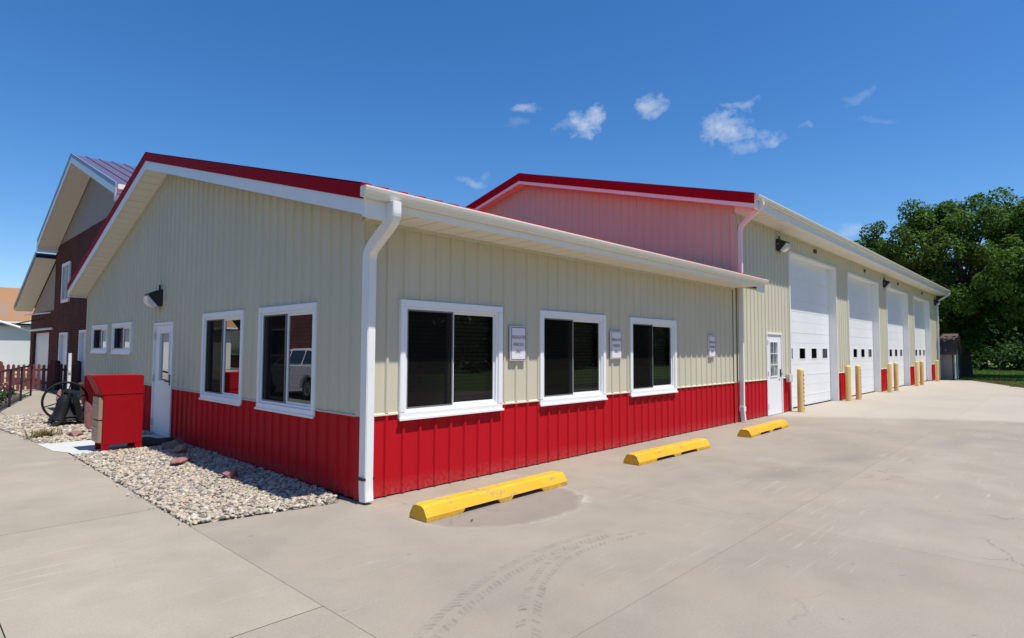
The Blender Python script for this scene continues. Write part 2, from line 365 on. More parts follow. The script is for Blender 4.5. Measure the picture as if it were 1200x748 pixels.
def empty(name, loc, label, cat, group=None, rz=0.0):
    o = bpy.data.objects.new(name, None); COL.objects.link(o); o.location = loc; o.rotation_euler = (0, 0, rz); o.empty_display_size = .2
    return tag(o, label, cat, group)
def copy_tree(o, parent=None):
    c = o.copy(); COL.objects.link(c); c.parent = parent
    for ch in list(o.children): copy_tree(ch, c)
    return c

def breaks(u0, u1, pitch, phase, prof):
    us = [u0, u1]; k0 = int(math.floor((u0-phase)/pitch))-1; pts = []
    for k in range(k0, int((u1-u0)/pitch)+k0+5):
        for du, d in prof: pts.append((phase+k*pitch+du, d))
    pts.sort(); return pts
WALLPROF = [(-.027, 0), (-.013, .021), (.013, .021), (.027, 0), (.0762-.010, 0), (.0762, .0022), (.0762+.010, 0), (.1524-.010, 0), (.1524, .0022), (.1524+.010, 0)]
def rib_sheet(name, m, parent, u0, u1, z0, ztop, holes, fmap, pitch=.2286, phase=0.06, prof=WALLPROF, extra=()):
    pts = breaks(u0, u1, pitch, phase, prof); pu = [p[0] for p in pts]; pd = [p[1] for p in pts]
    us = sorted(set([round(u, 4) for u in [u0, u1] + [u for u in pu if u0 < u < u1] + [e for h in holes for e in h[:2] if u0 < e < u1] + list(extra)]))
    zt = ztop if callable(ztop) else (lambda u: ztop)
    mb = MB()
    for a, b in zip(us[:-1], us[1:]):
        mid = (a+b)/2; segs = [(z0, None)]
        for h in sorted([h for h in holes if h[0] < mid < h[1]], key=lambda h: h[2]):
            lo, hi = segs.pop()
            if h[2] > lo: segs.append((lo, h[2]))
            segs.append((h[3], None))
        da, db = np.interp(a, pu, pd), np.interp(b, pu, pd)
        for lo, hi in segs:
            ta, tb = (zt(a), zt(b)) if hi is None else (min(hi, zt(a)), min(hi, zt(b)))
            if ta <= lo and tb <= lo: continue
            mb.add([fmap(a, da, lo), fmap(b, db, lo), fmap(b, db, max(tb, lo)), fmap(a, da, max(ta, lo))], [(0, 1, 2, 3)])
    # weld along shared columns
    o = mb.build(name, m, parent, fix=False); bm = bmesh.new(); bm.from_mesh(o.data); bmesh.ops.remove_doubles(bm, verts=bm.verts, dist=.0004); bmesh.ops.recalc_face_normals(bm, faces=bm.faces); bm.to_mesh(o.data); bm.free()
    return o
FRONT = lambda u, d, z: (u, -d, z)
GABLE = lambda u, d, z: (-d, u, z)

# ------------------------------------------------------------------ windows and doors
def window(parent, loc, w, h, rz, blind=True, glass=None):
    glass = glass or GLASS
    """local: x to the right seen from outside, -y outwards, origin at the lower left outer corner"""
    f = MB(); t = .075
    def ring(mb, x0, x1, z0, z1, t, y0, y1):
        mb.box(x0, x1, y0, y1, z0, z0+t); mb.box(x0, x1, y0, y1, z1-t, z1)
        mb.box(x0, x0+t, y0, y1, z0+t, z1-t); mb.box(x1-t, x1, y0, y1, z0+t, z1-t); return mb
    ring(f, 0, w, 0, h, t, -.042, .05)
    o = f.build('window', VINYL, parent, loc, (0, 0, rz), bevel=.006)
    ring(MB(), t, w-t, t, h-t, .03, -.020, .07).build('inner_frame', VINYL, o, bevel=.003)
    MB().prism([(-.042, .012), (-.058, .010), (-.058, -.014), (-.042, -.014)], -.01, w+.01, 'x').build('sill', VINYL, o)
    a, mid, b = t+.03, w/2, w-t-.03; zb, zt = t+.03, h-t-.03
    s = ring(MB(), mid-.022, b, zb, zt, .028, .005, .03); s.build('sash', VINYL, o, bevel=.003)
    ring(MB(), a, mid-.022, zb, zt, .018, -.012, .002).build('screen_frame', GREY, o)
    MB().box(mid-.085, mid-.024, .004, .03, zb, zt).build('meeting_stile', GREY, o)
    MB().add([(a, -.004, zb), (mid-.022, -.004, zb), (mid-.022, -.004, zt), (a, -.004, zt)], [(0, 1, 2, 3)]).build('insect_screen', SCREEN, o)
    MB().add([(a, .035, zb), (mid-.02, .035, zb), (mid-.02, .035, zt), (a, .035, zt)], [(0, 1, 2, 3)]).build('pane', glass, o)
    MB().add([(mid, .018, zb), (b, .018, zb), (b, .018, zt), (mid, .018, zt)], [(0, 1, 2, 3)]).build('pane', glass, o)
    if blind: MB().box(a-.02, b+.02, .13, .14, zb, zt).build('blind', BLIND, o)
    return o

def chev(y0, z0, yr, zr_, y1, z1, off0, off1):
    return [(y0, z0+off0), (yr, zr_+off0), (y1, z1+off0)], [(y0, z0+off1), (yr, zr_+off1), (y1, z1+off1)]

ROOFPROF = [(-.038, 0), (-.016, .042), (.016, .042), (.038, 0)]
def gable_building(root, x0, x1, W, ov, ye, yr, z_e, z_r, ye1, rake_red, rake_white, soffz):
    """roof, rake trim, fascias, soffits and gutter of a building whose ridge runs along x; eave at y=ye (outer), ridge yr, other eave ye1"""
    zr = lambda y: z_e + (y-ye)*(z_r-z_e)/(yr-ye) if y <= yr else z_r - (y-yr)*(z_r-z_e)/(ye1-yr)
    xa, xb = x0-ov, x1+ov
    pts = breaks(xa, xb, .2286, .1, ROOFPROF); us = [xa]+[p[0] for p in pts if xa < p[0] < xb]+[xb]; pu = [p[0] for p in pts]; pd = [p[1] for p in pts]
    mb = MB(); v = []
    for u in us:
        d = float(np.interp(u, pu, pd)); v += [(u, ye-.02, zr(ye)-.03), (u, ye-.02, zr(ye)+d), (u, yr, z_r+d), (u, ye1+.02, zr(ye1)+d), (u, ye1+.02, zr(ye1)-.03), (u, yr, z_r-.03)]
    f = [(i*6+j, (i+1)*6+j, (i+1)*6+(j+1) % 6, i*6+(j+1) % 6) for i in range(len(us)-1) for j in range(6)]
    mb.add(v, f).build('roof', ROOF, root)
    cap = MB().strip(*chev(yr-.16, zr(yr-.16), yr, z_r, yr+.16, zr(yr+.16), .05, .031), xa-.02, xb+.02); cap.build('ridge_cap', ROOFTRIM, root)
    for side, xe, sg in (('n', xa, -1), ('f', xb, 1)):
        t, b = chev(ye, zr(ye), yr, z_r, ye1, zr(ye1), .04, -rake_red)
        MB().strip(t, b, xe-.035*1, xe+.002) if False else None
        xo, xi = (xe-.03, xe-.004) if sg < 0 else (xe+.004, xe+.03)
        rk = MB().strip(t, b, xo, xi)
        t2, b2 = chev(ye, zr(ye), yr, z_r, ye1, zr(ye1), .044, .032)
        rk.strip(t2, b2, *( (xo, xo+.12) if sg < 0 else (xo-.12+.026, xo+.026)))
        rk.build('rake_trim', ROOFTRIM, root)
        t, b = chev(ye, zr(ye), yr, z_r, ye1, zr(ye1), -rake_red+.012, -rake_red-rake_white)
        MB().strip(t, b, *((xe-.018, xe-.003) if sg < 0 else (xe+.003, xe+.018))).build('rake_fascia', WHITE, root)
        # rake soffit, with the grooves of vented panels
        xw = x0 if sg < 0 else x1
        so = MB()
        n = 26
        for (a, b_) in ((ye+.023, yr), (yr, ye1-.023)):
            ys = np.linspace(a, b_, n+1)
            for y0_, y1_ in zip(ys[:-1], ys[1:]):
                g = .012*(1 if y1_ > y0_ else -1); zz = -rake_red-rake_white+.02
                so.prism([(y0_, zr(y0_)+zz), (y1_-g, zr(y1_-g)+zz), (y1_-g, zr(y1_-g)+zz+.012), (y0_, zr(y0_)+zz+.012)], min(xe, xw), max(xe, xw), 'x')
        so.build('rake_soffit', SOFFIT, root)
        t, b = chev(ye+.024, zr(ye+.024), yr, z_r, ye1-.024, zr(ye1-.024), -rake_red-rake_white+.045, -rake_red-rake_white+.036)
        MB().strip(t, b, min(xe, xw), max(xe, xw)).build('soffit_backing', SOFFIT, root)
    for (y_out, y_wall, sg) in ((ye, 0.0, -1), (ye1, W, 1)):
        fz = zr(y_out)-rake_red-rake_white-.014; fm_ = MB().box(x0-.004, x1+.004, y_out, y_out-sg*.02, soffz-.010, zr(y_out)-.03)
        fm_.box(xa, x0-.0041, y_out, y_out-sg*.02, fz, zr(y_out)-.03).box(x1+.0041, xb, y_out, y_out-sg*.02, fz, zr(y_out)-.03); fm_.build('fascia', WHITE, root)
        so = MB(); n = int((x1-x0)/.3); xs = np.linspace(x0, x1, n+1)
        ya, yb = sorted((y_out-sg*.022, y_wall))
        for a, b_ in zip(xs[:-1], xs[1:]):
            so.box(a, b_-.016, ya, yb, soffz, soffz+.012)
        so.box(x0, x1, ya, yb, soffz+.02, soffz+.03)
        so.build('eave_soffit', SOFFIT, root)
        # closed end boxes under the eave corners
        for xe in (x0-.014, x1-.003):
            eb = MB().prism([(y_out, soffz-.005), (y_wall, soffz-.005), (y_wall, zr(y_wall)-rake_red-rake_white+.03), (y_out, zr(y_out)-rake_red-.02)], xe+.004, xe+.013, 'x')
            eb.build('eave_return', WHITE, root)
    return zr
def gutter(root, x0, x1, y, z, m=None):
    """K-style gutter, back at y, top at z"""
    o = [(0, 0), (0, -.098), (-.062, -.098), (-.073, -.066), (-.092, -.043), (-.10, -.016), (-.10, 0.0), (-.088, .003), (-.088, -.010), (-.082, -.039), (-.064, -.062), (-.056, -.09), (-.007, -.09), (-.007, 0)]
    g = MB(); P = [(y+a, z+b) for a, b in o]; n = len(P)
    v = [(x0, *p) for p in P]+[(x1, *p) for p in P]
    g.add(v, [(i, (i+1) % n, n+(i+1) % n, n+i) for i in range(n)])
    for x in (x0, x1): g.prism([(y+a, z+b) for a, b in o[:7]], x-.003, x+.003, 'x')
    return g.build('gutter', m or GUTTER, root, fix=False)
def downspout(root, path, w=.095, d=.075, straps=(.3,)):
    o = MB().tube(path, 0, sq=(w, d)).build('downspout', WHITE, root, bevel=.008)
    return o
def curve_pts(pts, n=5, r=.09):
    """round the corners of a polyline"""
    P = [Vector(p) for p in pts]; out = [P[0]]
    for a, b, c in zip(P[:-2], P[1:-1], P[2:]):
        d1 = (a-b); d2 = (c-b); rr = min(r, d1.length*.45, d2.length*.45); s, e = b+d1.normalized()*rr, b+d2.normalized()*rr
        for k in range(n+1):
            t = k/n; out.append(s*(1-t)**2 + b*2*t*(1-t) + e*t*t)
    out.append(P[-1]); return out

# ------------------------------------------------------------------ OFFICE WING
office = empty('office_building', (0, 0, 0), 'low tan and red metal sided office wing with five wide sliding windows', 'building')
LX, LW = 9.47, 12.75
RIDGE, ZR = 6.6, 5.08; YE, ZE = -.555, 3.142
zr_off = gable_building(office, 0, LX-.10, LW, .385, YE, RIDGE, ZE, ZR, 12.98, .115, .15, 2.975)
# (the roof stops against the taller garage)
FW = [(.44, 2.06), (2.81, 4.42), (5.14, 6.74)]; WZ = (.82, 2.15)
GW = [(.97, 2.53), (3.04, 4.60)]
holesF = [(a+.03, b-.03, WZ[0]+.03, WZ[1]-.03) for a, b in FW]
holesG = [(a+.03, b-.03, WZ[0]-.01, WZ[1]-.03) for a, b in GW] + [(8.68, 10.12, 1.50, 2.10), (10.60, 12.04, 1.50, 2.10), (6.05, 7.14, -.1, 2.05)]
gtop = lambda u: zr_off(u)-.24
BAND = .88
rib_sheet('front_siding', TAN, office, .0, LX, BAND+.02, 2.985, holesF, FRONT)
rib_sheet('front_wainscot', RED, office, .0, LX, .015, BAND, holesF, FRONT)
rib_sheet('gable_siding', TAN, office, 0, LW, BAND+.02, gtop, holesG, GABLE, extra=(RIDGE,))
rib_sheet('gable_wainscot', RED, office, 0, LW, .015, BAND, holesG, GABLE)
def drip(segs, fm, nm='drip_cap', parent=office):
    for a, b in segs:
        d = MB(); pts = [fm(a, -.002, BAND-.004), fm(b, -.002, BAND-.004), fm(b, .024, BAND-.004), fm(a, .024, BAND-.004), fm(a, -.002, BAND+.024), fm(b, -.002, BAND+.024), fm(b, .021, BAND+.012), fm(a, .021, BAND+.012)]
        d.add(pts, [(0, 1, 2, 3), (4, 5, 6, 7), (0, 1, 5, 4), (2, 3, 7, 6), (0, 3, 7, 4), (1, 2, 6, 5)])
        d.build(nm, TAN, parent)
def cut(u0, u1, hs):
    out = []; a = u0
    for h in sorted(hs):
        out.append((a, h[0])); a = h[1]
    out.append((a, u1)); return out
drip(cut(.1, LX-.1, FW), FRONT); drip(cut(.1, LW-.1, GW+[(6.0, 7.19)]), GABLE)
MB().add([(0, LW, 0), (LX, LW, 0), (LX, LW, 3.0), (0, LW, 3.0)], [(0, 1, 2, 3)]).add([(LX, 0, 0), (LX, LW, 0), (LX, LW, 3.0), (LX, RIDGE, 4.85), (LX, 0, 2.98)], [(0, 1, 2, 3, 4)]).build('rear_wall', TAN, office)
def corner(root, x, y, sx, sy, z0, z1, m, w=.11, t=.026):
    mb = MB()   # L-shaped cover over an outside corner; sx, sy = outward directions
    mb.box(x+sx*t, x-sx*w, y+sy*t, y+sy*(t-.008), z0, z1); mb.box(x+sx*t, x+sx*(t-.008), y+sy*(t-.008), y-sy*w, z0, z1)
    mb.build('corner_trim', m, root, bevel=.003)
corner(office, 0, 0, -1, -1, .012, BAND-.001, RED); corner(office, 0, 0, -1, -1, BAND+.001, 2.96, TAN)
corner(office, 0, LW, -1, 1, .012, BAND-.001, RED); corner(office, 0, LW, -1, 1, BAND+.001, 2.96, TAN)
MB().box(LX-.10, LX+.02, -.026, -.018, BAND+.001, 2.96).build('corner_trim', TAN, office)
MB().box(LX-.10, LX+.02, -.026, -.018, .012, BAND-.001).build('corner_trim', RED, office)
for a, b in FW: window(office, (a, 0, WZ[0]), b-a, WZ[1]-WZ[0], 0)
for a, b in GW: window(office, (0, b, WZ[0]-.02), b-a, WZ[1]-WZ[0]+.01, -PI/2, True, GLASSR)
window(office, (0, 12.07, 1.465), 1.50, .665, -PI/2, True, GLASSR); window(office, (0, 10.15, 1.465), 1.50, .665, -PI/2, True, GLASSR)
# frieze strip where siding meets the soffit
MB().box(-.028, LX, -.031, -.003, 2.935, 2.974).build('frieze_trim', TAN, office)
t, b = chev(0, zr_off(0), RIDGE, ZR, LW, zr_off(LW), -.245, -.275); MB().strip(t, b, -.032, -.004).build('frieze_trim', TAN, office)
# side door (local x right = -y world)
def steel_door(root, loc, w, h, rz, lite, grid, hinge_left=True, name='side_door', glass=None):
    fr = MB(); fr.box(-.0, .05, -.03, .06, 0, h); fr.box(w-.05, w, -.03, .06, 0, h); fr.box(.05, w-.05, -.03, .06, h-.05, h)
    fo = fr.build('door_frame', DOORW, root, loc, (0, 0, rz), bevel=.004)
    x0, x1, z0, z1 = lite
    mb = MB(); ya, yb = -.004, .04; a, b_, c, d = .054, w-.054, .012, h-.054
    mb.box(a, b_, ya, yb, c, z0); mb.box(a, b_, ya, yb, z1, d); mb.box(a, x0, ya, yb, z0, z1); mb.box(x1, b_, ya, yb, z0, z1)
    do = mb.build(name, DOORW, root, loc, (0, 0, rz))
    rg = MB(); q = .022
    rg.box(x0-q, x1+q, -.018, -.005, z0-q, z0); rg.box(x0-q, x1+q, -.018, -.005, z1, z1+q); rg.box(x0-q, x0, -.018, -.005, z0, z1); rg.box(x1, x1+q, -.018, -.005, z0, z1)
    nx, nz = grid
    for i in range(1, nx): rg.box(x0+(x1-x0)*i/nx-.007, x0+(x1-x0)*i/nx+.007, -.014, .006, z0, z1)
    for i in range(1, nz): rg.box(x0, x1, -.0142, .0058, z0+(z1-z0)*i/nz-.007, z0+(z1-z0)*i/nz+.007)
    rg.build('glazing_frame', DOORW, do)
    MB().add([(x0, .015, z0), (x1, .015, z0), (x1, .015, z1), (x0, .015, z1)], [(0, 1, 2, 3)]).build('pane', glass or GLASSD, do)
    hx = w-.13 if hinge_left else .13
    hd = MB(); hd.box(hx-.03, hx+.03, -.02, -.005, .93, 1.12); hd.tube([(hx, -.02, 1.0), (hx, -.06, 1.0), (hx-.11, -.065, 1.0)], .011, 8); hd.build('handle', BLACK, do)
    xx = .05 if hinge_left else w-.05
    for z in (.22, h/2, h-.25): MB().box(xx-.012, xx+.02, -.036, -.028, z-.06, z+.06).build('hinge', CHROME, do)
    MB().box(0, w, -.06, .05, -.0, .011).build('threshold', CHROME, do)
    return do
sd = steel_door(office, (0, 7.14, 0), 1.09, 2.06, -PI/2, (.34, .86, 1.0, 1.86), (1, 1), glass=GLASSR)
bl = MB()
for i in range(28): bl.box(.35, .85, .022, .03, 1.02+i*.03, 1.02+i*.03+.018)
bl.build('door_blind', mat('white mini blind', (.5, .5, .5), .5), sd)
gutter(office, -.425, 9.78, YE-.006, 3.14)
# front downspout with its offset elbow
downspout(office, curve_pts([(-.075, -.61, 3.045), (-.075, -.61, 2.88), (-.005, -.085, 2.62), (-.005, -.085, .16), (-.005, -.10, .02)], 7, .10), .125, .10)
MB().box(-.075, .065, -.142, -.02, .245, .27).build('strap', BLACK, office)

# ------------------------------------------------------------------ GARAGE
garage = empty('garage_building', (9.6, 0, 0), 'tall tan and red metal fire garage with four white overhead bay doors', 'building')
class Off: pass
gar = bpy.data.objects.new('garage_shell', None)
GX0, GX1, GW_ = 9.6, 36.9, 12.75
def G(o):   # everything below is modelled in world coordinates; shift into the garage's frame
    return o
bpy.data.objects.remove(gar)
gpar = garage; garage.location = (0, 0, 0)
zr_g = gable_building(garage, GX0, GX1, GW_, .32, -.56, 6.37, 4.955, 6.80, 13.24, .19, .09, 4.695)
DOORS = [13.05, 18.80, 24.55, 30.30]; DW, DH = 4.28, 4.22
holesD = [(x, x+DW, -.1, DH) for x in DOORS]; ed = (11.31, 12.38)
holesE = [(ed[0], ed[1], -.1, 2.03)]
rib_sheet('front_siding', TAN, garage, GX0, GX1, BAND+.02, 4.70, holesD+holesE, FRONT, phase=.1)
segs = cut(GX0, GX1, [(ed[0], ed[1])]+[(x, x+DW) for x in DOORS])
for a_, b_ in segs: rib_sheet('front_wainscot', RED, garage, a_, b_, .015, BAND, [], FRONT, phase=.1)
drip(segs, FRONT, 'drip_cap', garage)
rib_sheet('gable_siding', TAN, garage, 0, GW_, 0, lambda u: zr_g(u)-.26, [], lambda u, d, z: (GX0-d, u, z), extra=(6.37,))
rib_sheet('far_gable_siding', TAN, garage, 0, GW_, 0, lambda u: zr_g(u)-.26, [], lambda u, d, z: (GX1+d, u, z), extra=(6.37,))
MB().add([(GX0, GW_, 0), (GX1, GW_, 0), (GX1, GW_, 4.7), (GX0, GW_, 4.7)], [(0, 1, 2, 3)]).build('rear_wall', TAN, garage)
corner(garage, GX0, 0, -1, -1, 3.0, 4.685, TAN); MB().box(GX0-.02, GX0+.06, -.026, -.018, BAND+.03, 3.0).build('corner_trim', TAN, garage)
MB().box(GX0-.02, GX0+.06, -.026, -.018, .012, BAND-.005).build('corner_trim', RED, garage)
corner(garage, GX1, 0, 1, -1, BAND+.001, 4.685, TAN); corner(garage, GX1, 0, 1, -1, .012, BAND-.001, RED)
MB().box(GX0-.028, GX1+.028, -.031, -.003, 4.66, 4.694).build('frieze_trim', TAN, garage)
gutter(garage, GX0-.33, GX1+.32, -.566, 4.955)
downspout(garage, curve_pts([(GX0-.05, -.615, 4.86), (GX0-.05, -.615, 4.75), (GX0+.07, -.075, 4.38), (GX0+.07, -.075, .25), (GX0+.07, -.10, .03)], 6, .13), .095, .075)
MB().box(GX0+.01, GX0+.13, -.13, -.02, .24, .34).build('strap', WHITE, garage)
downspout(garage, curve_pts([(GX1+.1, -.615, 4.86), (GX1+.1, -.615, 4.75), (GX1-.05, -.075, 4.35), (GX1-.05, -.075, .05)], 6, .13), .095, .075)
MB().tube([(10.28, 8.4, 6.1), (10.28, 8.4, 6.93)], .07, 14).build('vent_pipe', WHITE, garage)
steel_door(garage, (ed[0], 0, 0), ed[1]-ed[0], 2.04, 0, (.27, .75, .95, 1.80), (2, 3), name='entry_door')
def bay_door(x):
    fr = MB(); w = .02
    fr.box(x-.055, x+.012, -.03, .24, 0, DH+.05); fr.box(x+DW-.012, x+DW+.055, -.03, .24, 0, DH+.05); fr.box(x+.012, x+DW-.012, -.03, .24, DH-.012, DH+.05)
    fr.build('bay_door_frame', WHITE, garage, bevel=.004)
    d = MB(); n = 7; hh = DH/n; xa, xb = x+.012, x+DW-.012
    pc = [x+DW*(k+.5)/4 for k in range(4)]; pw, pz0, pz1 = .25, 1.36, 1.66
    for k in range(n):
        z0, z1 = k*hh+.0015, (k+1)*hh-.0015
        if k == 0: z0 = .025
        if z0 < pz0 < z1:
            d.box(xa, xb, .2, .25, z0, pz0); d.box(xa, xb, .2, .25, pz1, z1); e = xa
            for c in pc: d.box(e, c-pw, .2, .25, pz0, pz1); e = c+pw
            d.box(e, xb, .2, .25, pz0, pz1)
        else: d.box(xa, xb, .2, .25, z0, z1)
        # shallow pressed rib along the middle of each section
        if not (z0 < pz0 < z1): d.box(xa+.02, xb-.02, .196, .2, (z0+z1)/2-.012, (z0+z1)/2+.012)
    o = d.build('bay_door', DOORW, garage, bevel=.0)
    MB().box(xa, xb, .235, .255, .02, DH-.01).build('section_seam', GREY, o) if False else None
    MB().box(xa, xb, .212, .236, .001, .026).build('bottom_seal', RUBBER, o)
    for c in pc:
        r = MB(); q = .022
        for (a, b_, z0, z1) in ((c-pw-q, c+pw+q, pz0-q, pz0+.004), (c-pw-q, c+pw+q, pz1-.004, pz1+q), (c-pw-q, c-pw+.004, pz0+.004, pz1-.004), (c+pw-.004, c+pw+q, pz0+.004, pz1-.004)): r.box(a, b_, .193, .2, z0, z1)
        ro = r.build('window_frame', DOORW, o)
        MB().add([(c-pw, .205, pz0), (c+pw, .205, pz0), (c+pw, .205, pz1), (c-pw, .205, pz1)], [(0, 1, 2, 3)]).build('pane', GLASSD, o)
    # two little brackets above the door
    bk = MB(); cx = x+DW*.515
    for dx in (-.07, .07): bk.box(cx+dx-.02, cx+dx+.02, -.05, -.004, 4.47, 4.58)
    bk.build('bracket', mat('brown bracket', (.08, .06, .05), .6), garage)
for x in DOORS: bay_door(x)
MB().box(12.60, 12.86, -.12, -.022, .78, .98).build('utility_box', mat('pale grey box', (.6, .58, .55), .5), garage, bevel=.01)
MB().box(GX0+.1, GX1-.1, .5, 12.2, 4.6, 4.62).build('ceiling_liner', DOORW, garage)

# ------------------------------------------------------------------ signs
def text_mesh(body, size, name):
    cu = bpy.data.curves.new(name, 'FONT'); cu.body = body; cu.size = size; cu.align_x = 'CENTER'; cu.align_y = 'CENTER'; cu.extrude = .0004
    o = bpy.data.objects.new(name, cu); COL.objects.link(o); dg = bpy.context.evaluated_depsgraph_get(); dg.update()
    me = bpy.data.meshes.new_from_object(o.evaluated_get(dg)); bpy.data.objects.remove(o); bpy.data.curves.remove(cu)
    return me
def sign():
    r = empty('parking_sign', (0, 0, 0), '', 'sign', 'parking signs between the front windows')
    w, h = .31, .46
    bp = MB().box(-w/2, w/2, -.030, 0, 0, h); bp.build('plate', SIGNW, r, bevel=.004)
    bd = MB(); t = .010; q = .012
    for (a, b_, c, d) in ((-w/2+q, w/2-q, q, q+t), (-w/2+q, w/2-q, h-q-t, h-q), (-w/2+q, -w/2+q+t, q+t, h-q-t), (w/2-q-t, w/2-q, q+t, h-q-t)): bd.box(a, b_, -.0312, -.029, c, d)
    bd.build('border', SIGNR, r)
    for body, z, s, wd in (('FIREFIGHTER', .31, .07, .255), ('PARKING', .215, .07, .20), ('ONLY', .12, .07, .12)):
        me = text_mesh(body, s, 'lettering'); xs = [v.co.x for v in me.vertices]; k = wd/(max(xs)-min(xs))
        for v in me.vertices: v.co.x *= k; v.co.y *= .95
        me.materials.append(SIGNR); o = bpy.data.objects.new('lettering', me); COL.objects.link(o); o.parent = r; o.location = (0, -.0315, z); o.rotation_euler = (PI/2, 0, 0)
    return r
s0 = sign()
for i, (x, lab) in enumerate(((2.35, 'white firefighter parking only sign beside the window next to the front downspout'), (4.70, 'white firefighter parking only sign between the middle and last front windows'), (8.24, 'white firefighter parking only sign on bare tan siding past the last window'))):
    s = s0 if i == 0 else copy_tree(s0)
    s.location = (x, -.019, 1.445); s['label'] = lab

# ------------------------------------------------------------------ wall lamps
def lamp():
    r = empty('wall_lamp', (0, 0, 0), '', 'wall lamp', 'black wall pack lamps')
    h = MB().prism([(0, 0), (0, .36), (-.05, .36), (-.28, .26), (-.28, .22), (-.09, .0)], -.17, .17, 'x'); h.build('housing', BLACK, r, bevel=.012)
    MB().prism([(-.093, .01), (-.283, .222), (-.30, .205), (-.29, .06), (-.16, -.03), (-.10, -.02)], -.15, .15, 'x').build('lens', LENS, r, bevel=.012)
    MB().tube([(0, -.03, .36), (0, -.03, .47)], .02, 8).build('conduit', BLACK, r)
    MB().lathe([(.0, 0), (.03, 0), (.03, .02), (0, .02)], n=12).build('sensor', GREY, r, (-.172, -.06, .20), (0, -PI/2, 0))
    return r
l0 = lamp()
for i, (loc, rz, lab) in enumerate((((-.018, 6.82, 2.36), -PI/2, 'black wall lamp above the white side door on shaded gable'), ((12.24, -.018, 4.15), 0, 'black wall lamp high on siding before the first bay door'),
                                    ((24.1, -.018, 4.15), 0, 'black wall lamp high between the second and third bay doors'), ((36.3, -.018, 4.12), 0, 'black wall lamp at garage end past the last bay door'))):
    l = l0 if i == 0 else copy_tree(l0); l.location = loc; l.rotation_euler = (0, 0, rz); l.scale = (.85, .85, .85); l['label'] = lab

# ------------------------------------------------------------------ wheel stops
def wheel_stop():
    Lh, n = 1.06, 40
    prof = [(-.135, 0), (-.135, .045), (-.085, .128), (-.05, .145), (.05, .145), (.085, .128), (.135, .045), (.135, 0)]
    xs = sorted(set(list(np.linspace(-Lh, Lh, n)) + [-.62, -.58, -.12, -.08, .12, .08, .58, .62])); v = []; m = len(prof)
    for x in xs:
        raise_ = .045 if (.1 <= abs(x) <= .6) else 0.0
        end = 1 - .06*max(0, (abs(x)-Lh+.03)/.03)
        for y, z in prof: v.append((x, y*end, max(z*end, raise_)))
    nx = len(xs); f = [(i*m+j, (i+1)*m+j, (i+1)*m+(j+1) % m, i*m+(j+1) % m) for i in range(nx-1) for j in range(m)]
    f += [tuple(range(m)), tuple(range((nx-1)*m, nx*m))[::-1]]
    return MB().add(v, f).build('wheel_stop', YELLOW, bevel=.0)
w0 = wheel_stop()
for i, (x, y, rz, lab) in enumerate(((1.07, -.93, .012, 'chipped yellow wheel stop beside the dark stain, near the front downspout'), (4.79, -.94, -.02, 'yellow wheel stop in front of the window farthest from the corner'), (8.50, -.98, .025, 'yellow wheel stop nearest to the garage entry door'))):
    w = w0 if i == 0 else w0.copy()
    if i: COL.objects.link(w)
    w.location = (x, y, 0.001); w.rotation_euler = (0, 0, rz); tag(w, lab, 'wheel stop', 'yellow wheel stops')

# ------------------------------------------------------------------ bollards
def bollard():
    r = empty('bollard', (0, 0, 0), '', 'bollard', 'cream bollards along the bay doors')
    MB().lathe([(.085, 0), (.085, 1.07), (.08, 1.10), (.06, 1.12), (.0, 1.128)], n=20).build('post', CREAMY, r, smooth=True)
    return r
b0 = bollard(); bt = copy_tree(b0)
def tape_mat():
    m, nt, b_ = nodes_of('red and white reflective tape'); z = nt.nodes.new('ShaderNodeSeparateXYZ'); L(nt, pos(nt), z.inputs[0])
    w = math_n(nt, 'FRACT', math_n(nt, 'MULTIPLY', z.outputs[2], 9.2))
    L(nt, mixc(nt, math_n(nt, 'GREATER_THAN', w, .45), (.72, .62, .5), (.45, .03, .03)), b_.inputs['Base Color']); b_.inputs['Roughness'].default_value = .4; return m
tp = MB(); v = []
for a in (-1.95, -1.72, -1.49, -1.26): v += [(.0868*math.cos(a), .0868*math.sin(a), .08), (.0868*math.cos(a), .0868*math.sin(a), 1.03)]
tp.add(v, [(0, 2, 3, 1), (2, 4, 5, 3), (4, 6, 7, 5)])
tp.build('reflective_tape', tape_mat(), bt)
BL = [(12.93, -.28, bt, 'cream bollard with red tape dashes before the first bay door'), (17.62, -.24, b0, 'plain cream bollard by red pier right after the first bay door'),
      (18.50, -.32, bt, 'cream bollard with red tape dashes just before the second bay door'), (23.22, -.30, b0, 'plain cream bollard by red pier right after the second bay door'),
      (24.40, -.30, b0, 'plain cream bollard just before the third bay door'), (28.75, -.30, b0, 'plain cream bollard by red pier right after the third bay door'),
      (30.05, -.30, b0, 'plain cream bollard just before the last bay door'), (34.55, -.28, bt, 'cream bollard with red tape after the last bay door by garage corner')]
used = set()
for x, y, src, lab in BL:
    o = src if src not in used else copy_tree(src); used.add(src); o.location = (x, y, 0.001); o['label'] = lab; o.rotation_euler = (0, 0, 0)

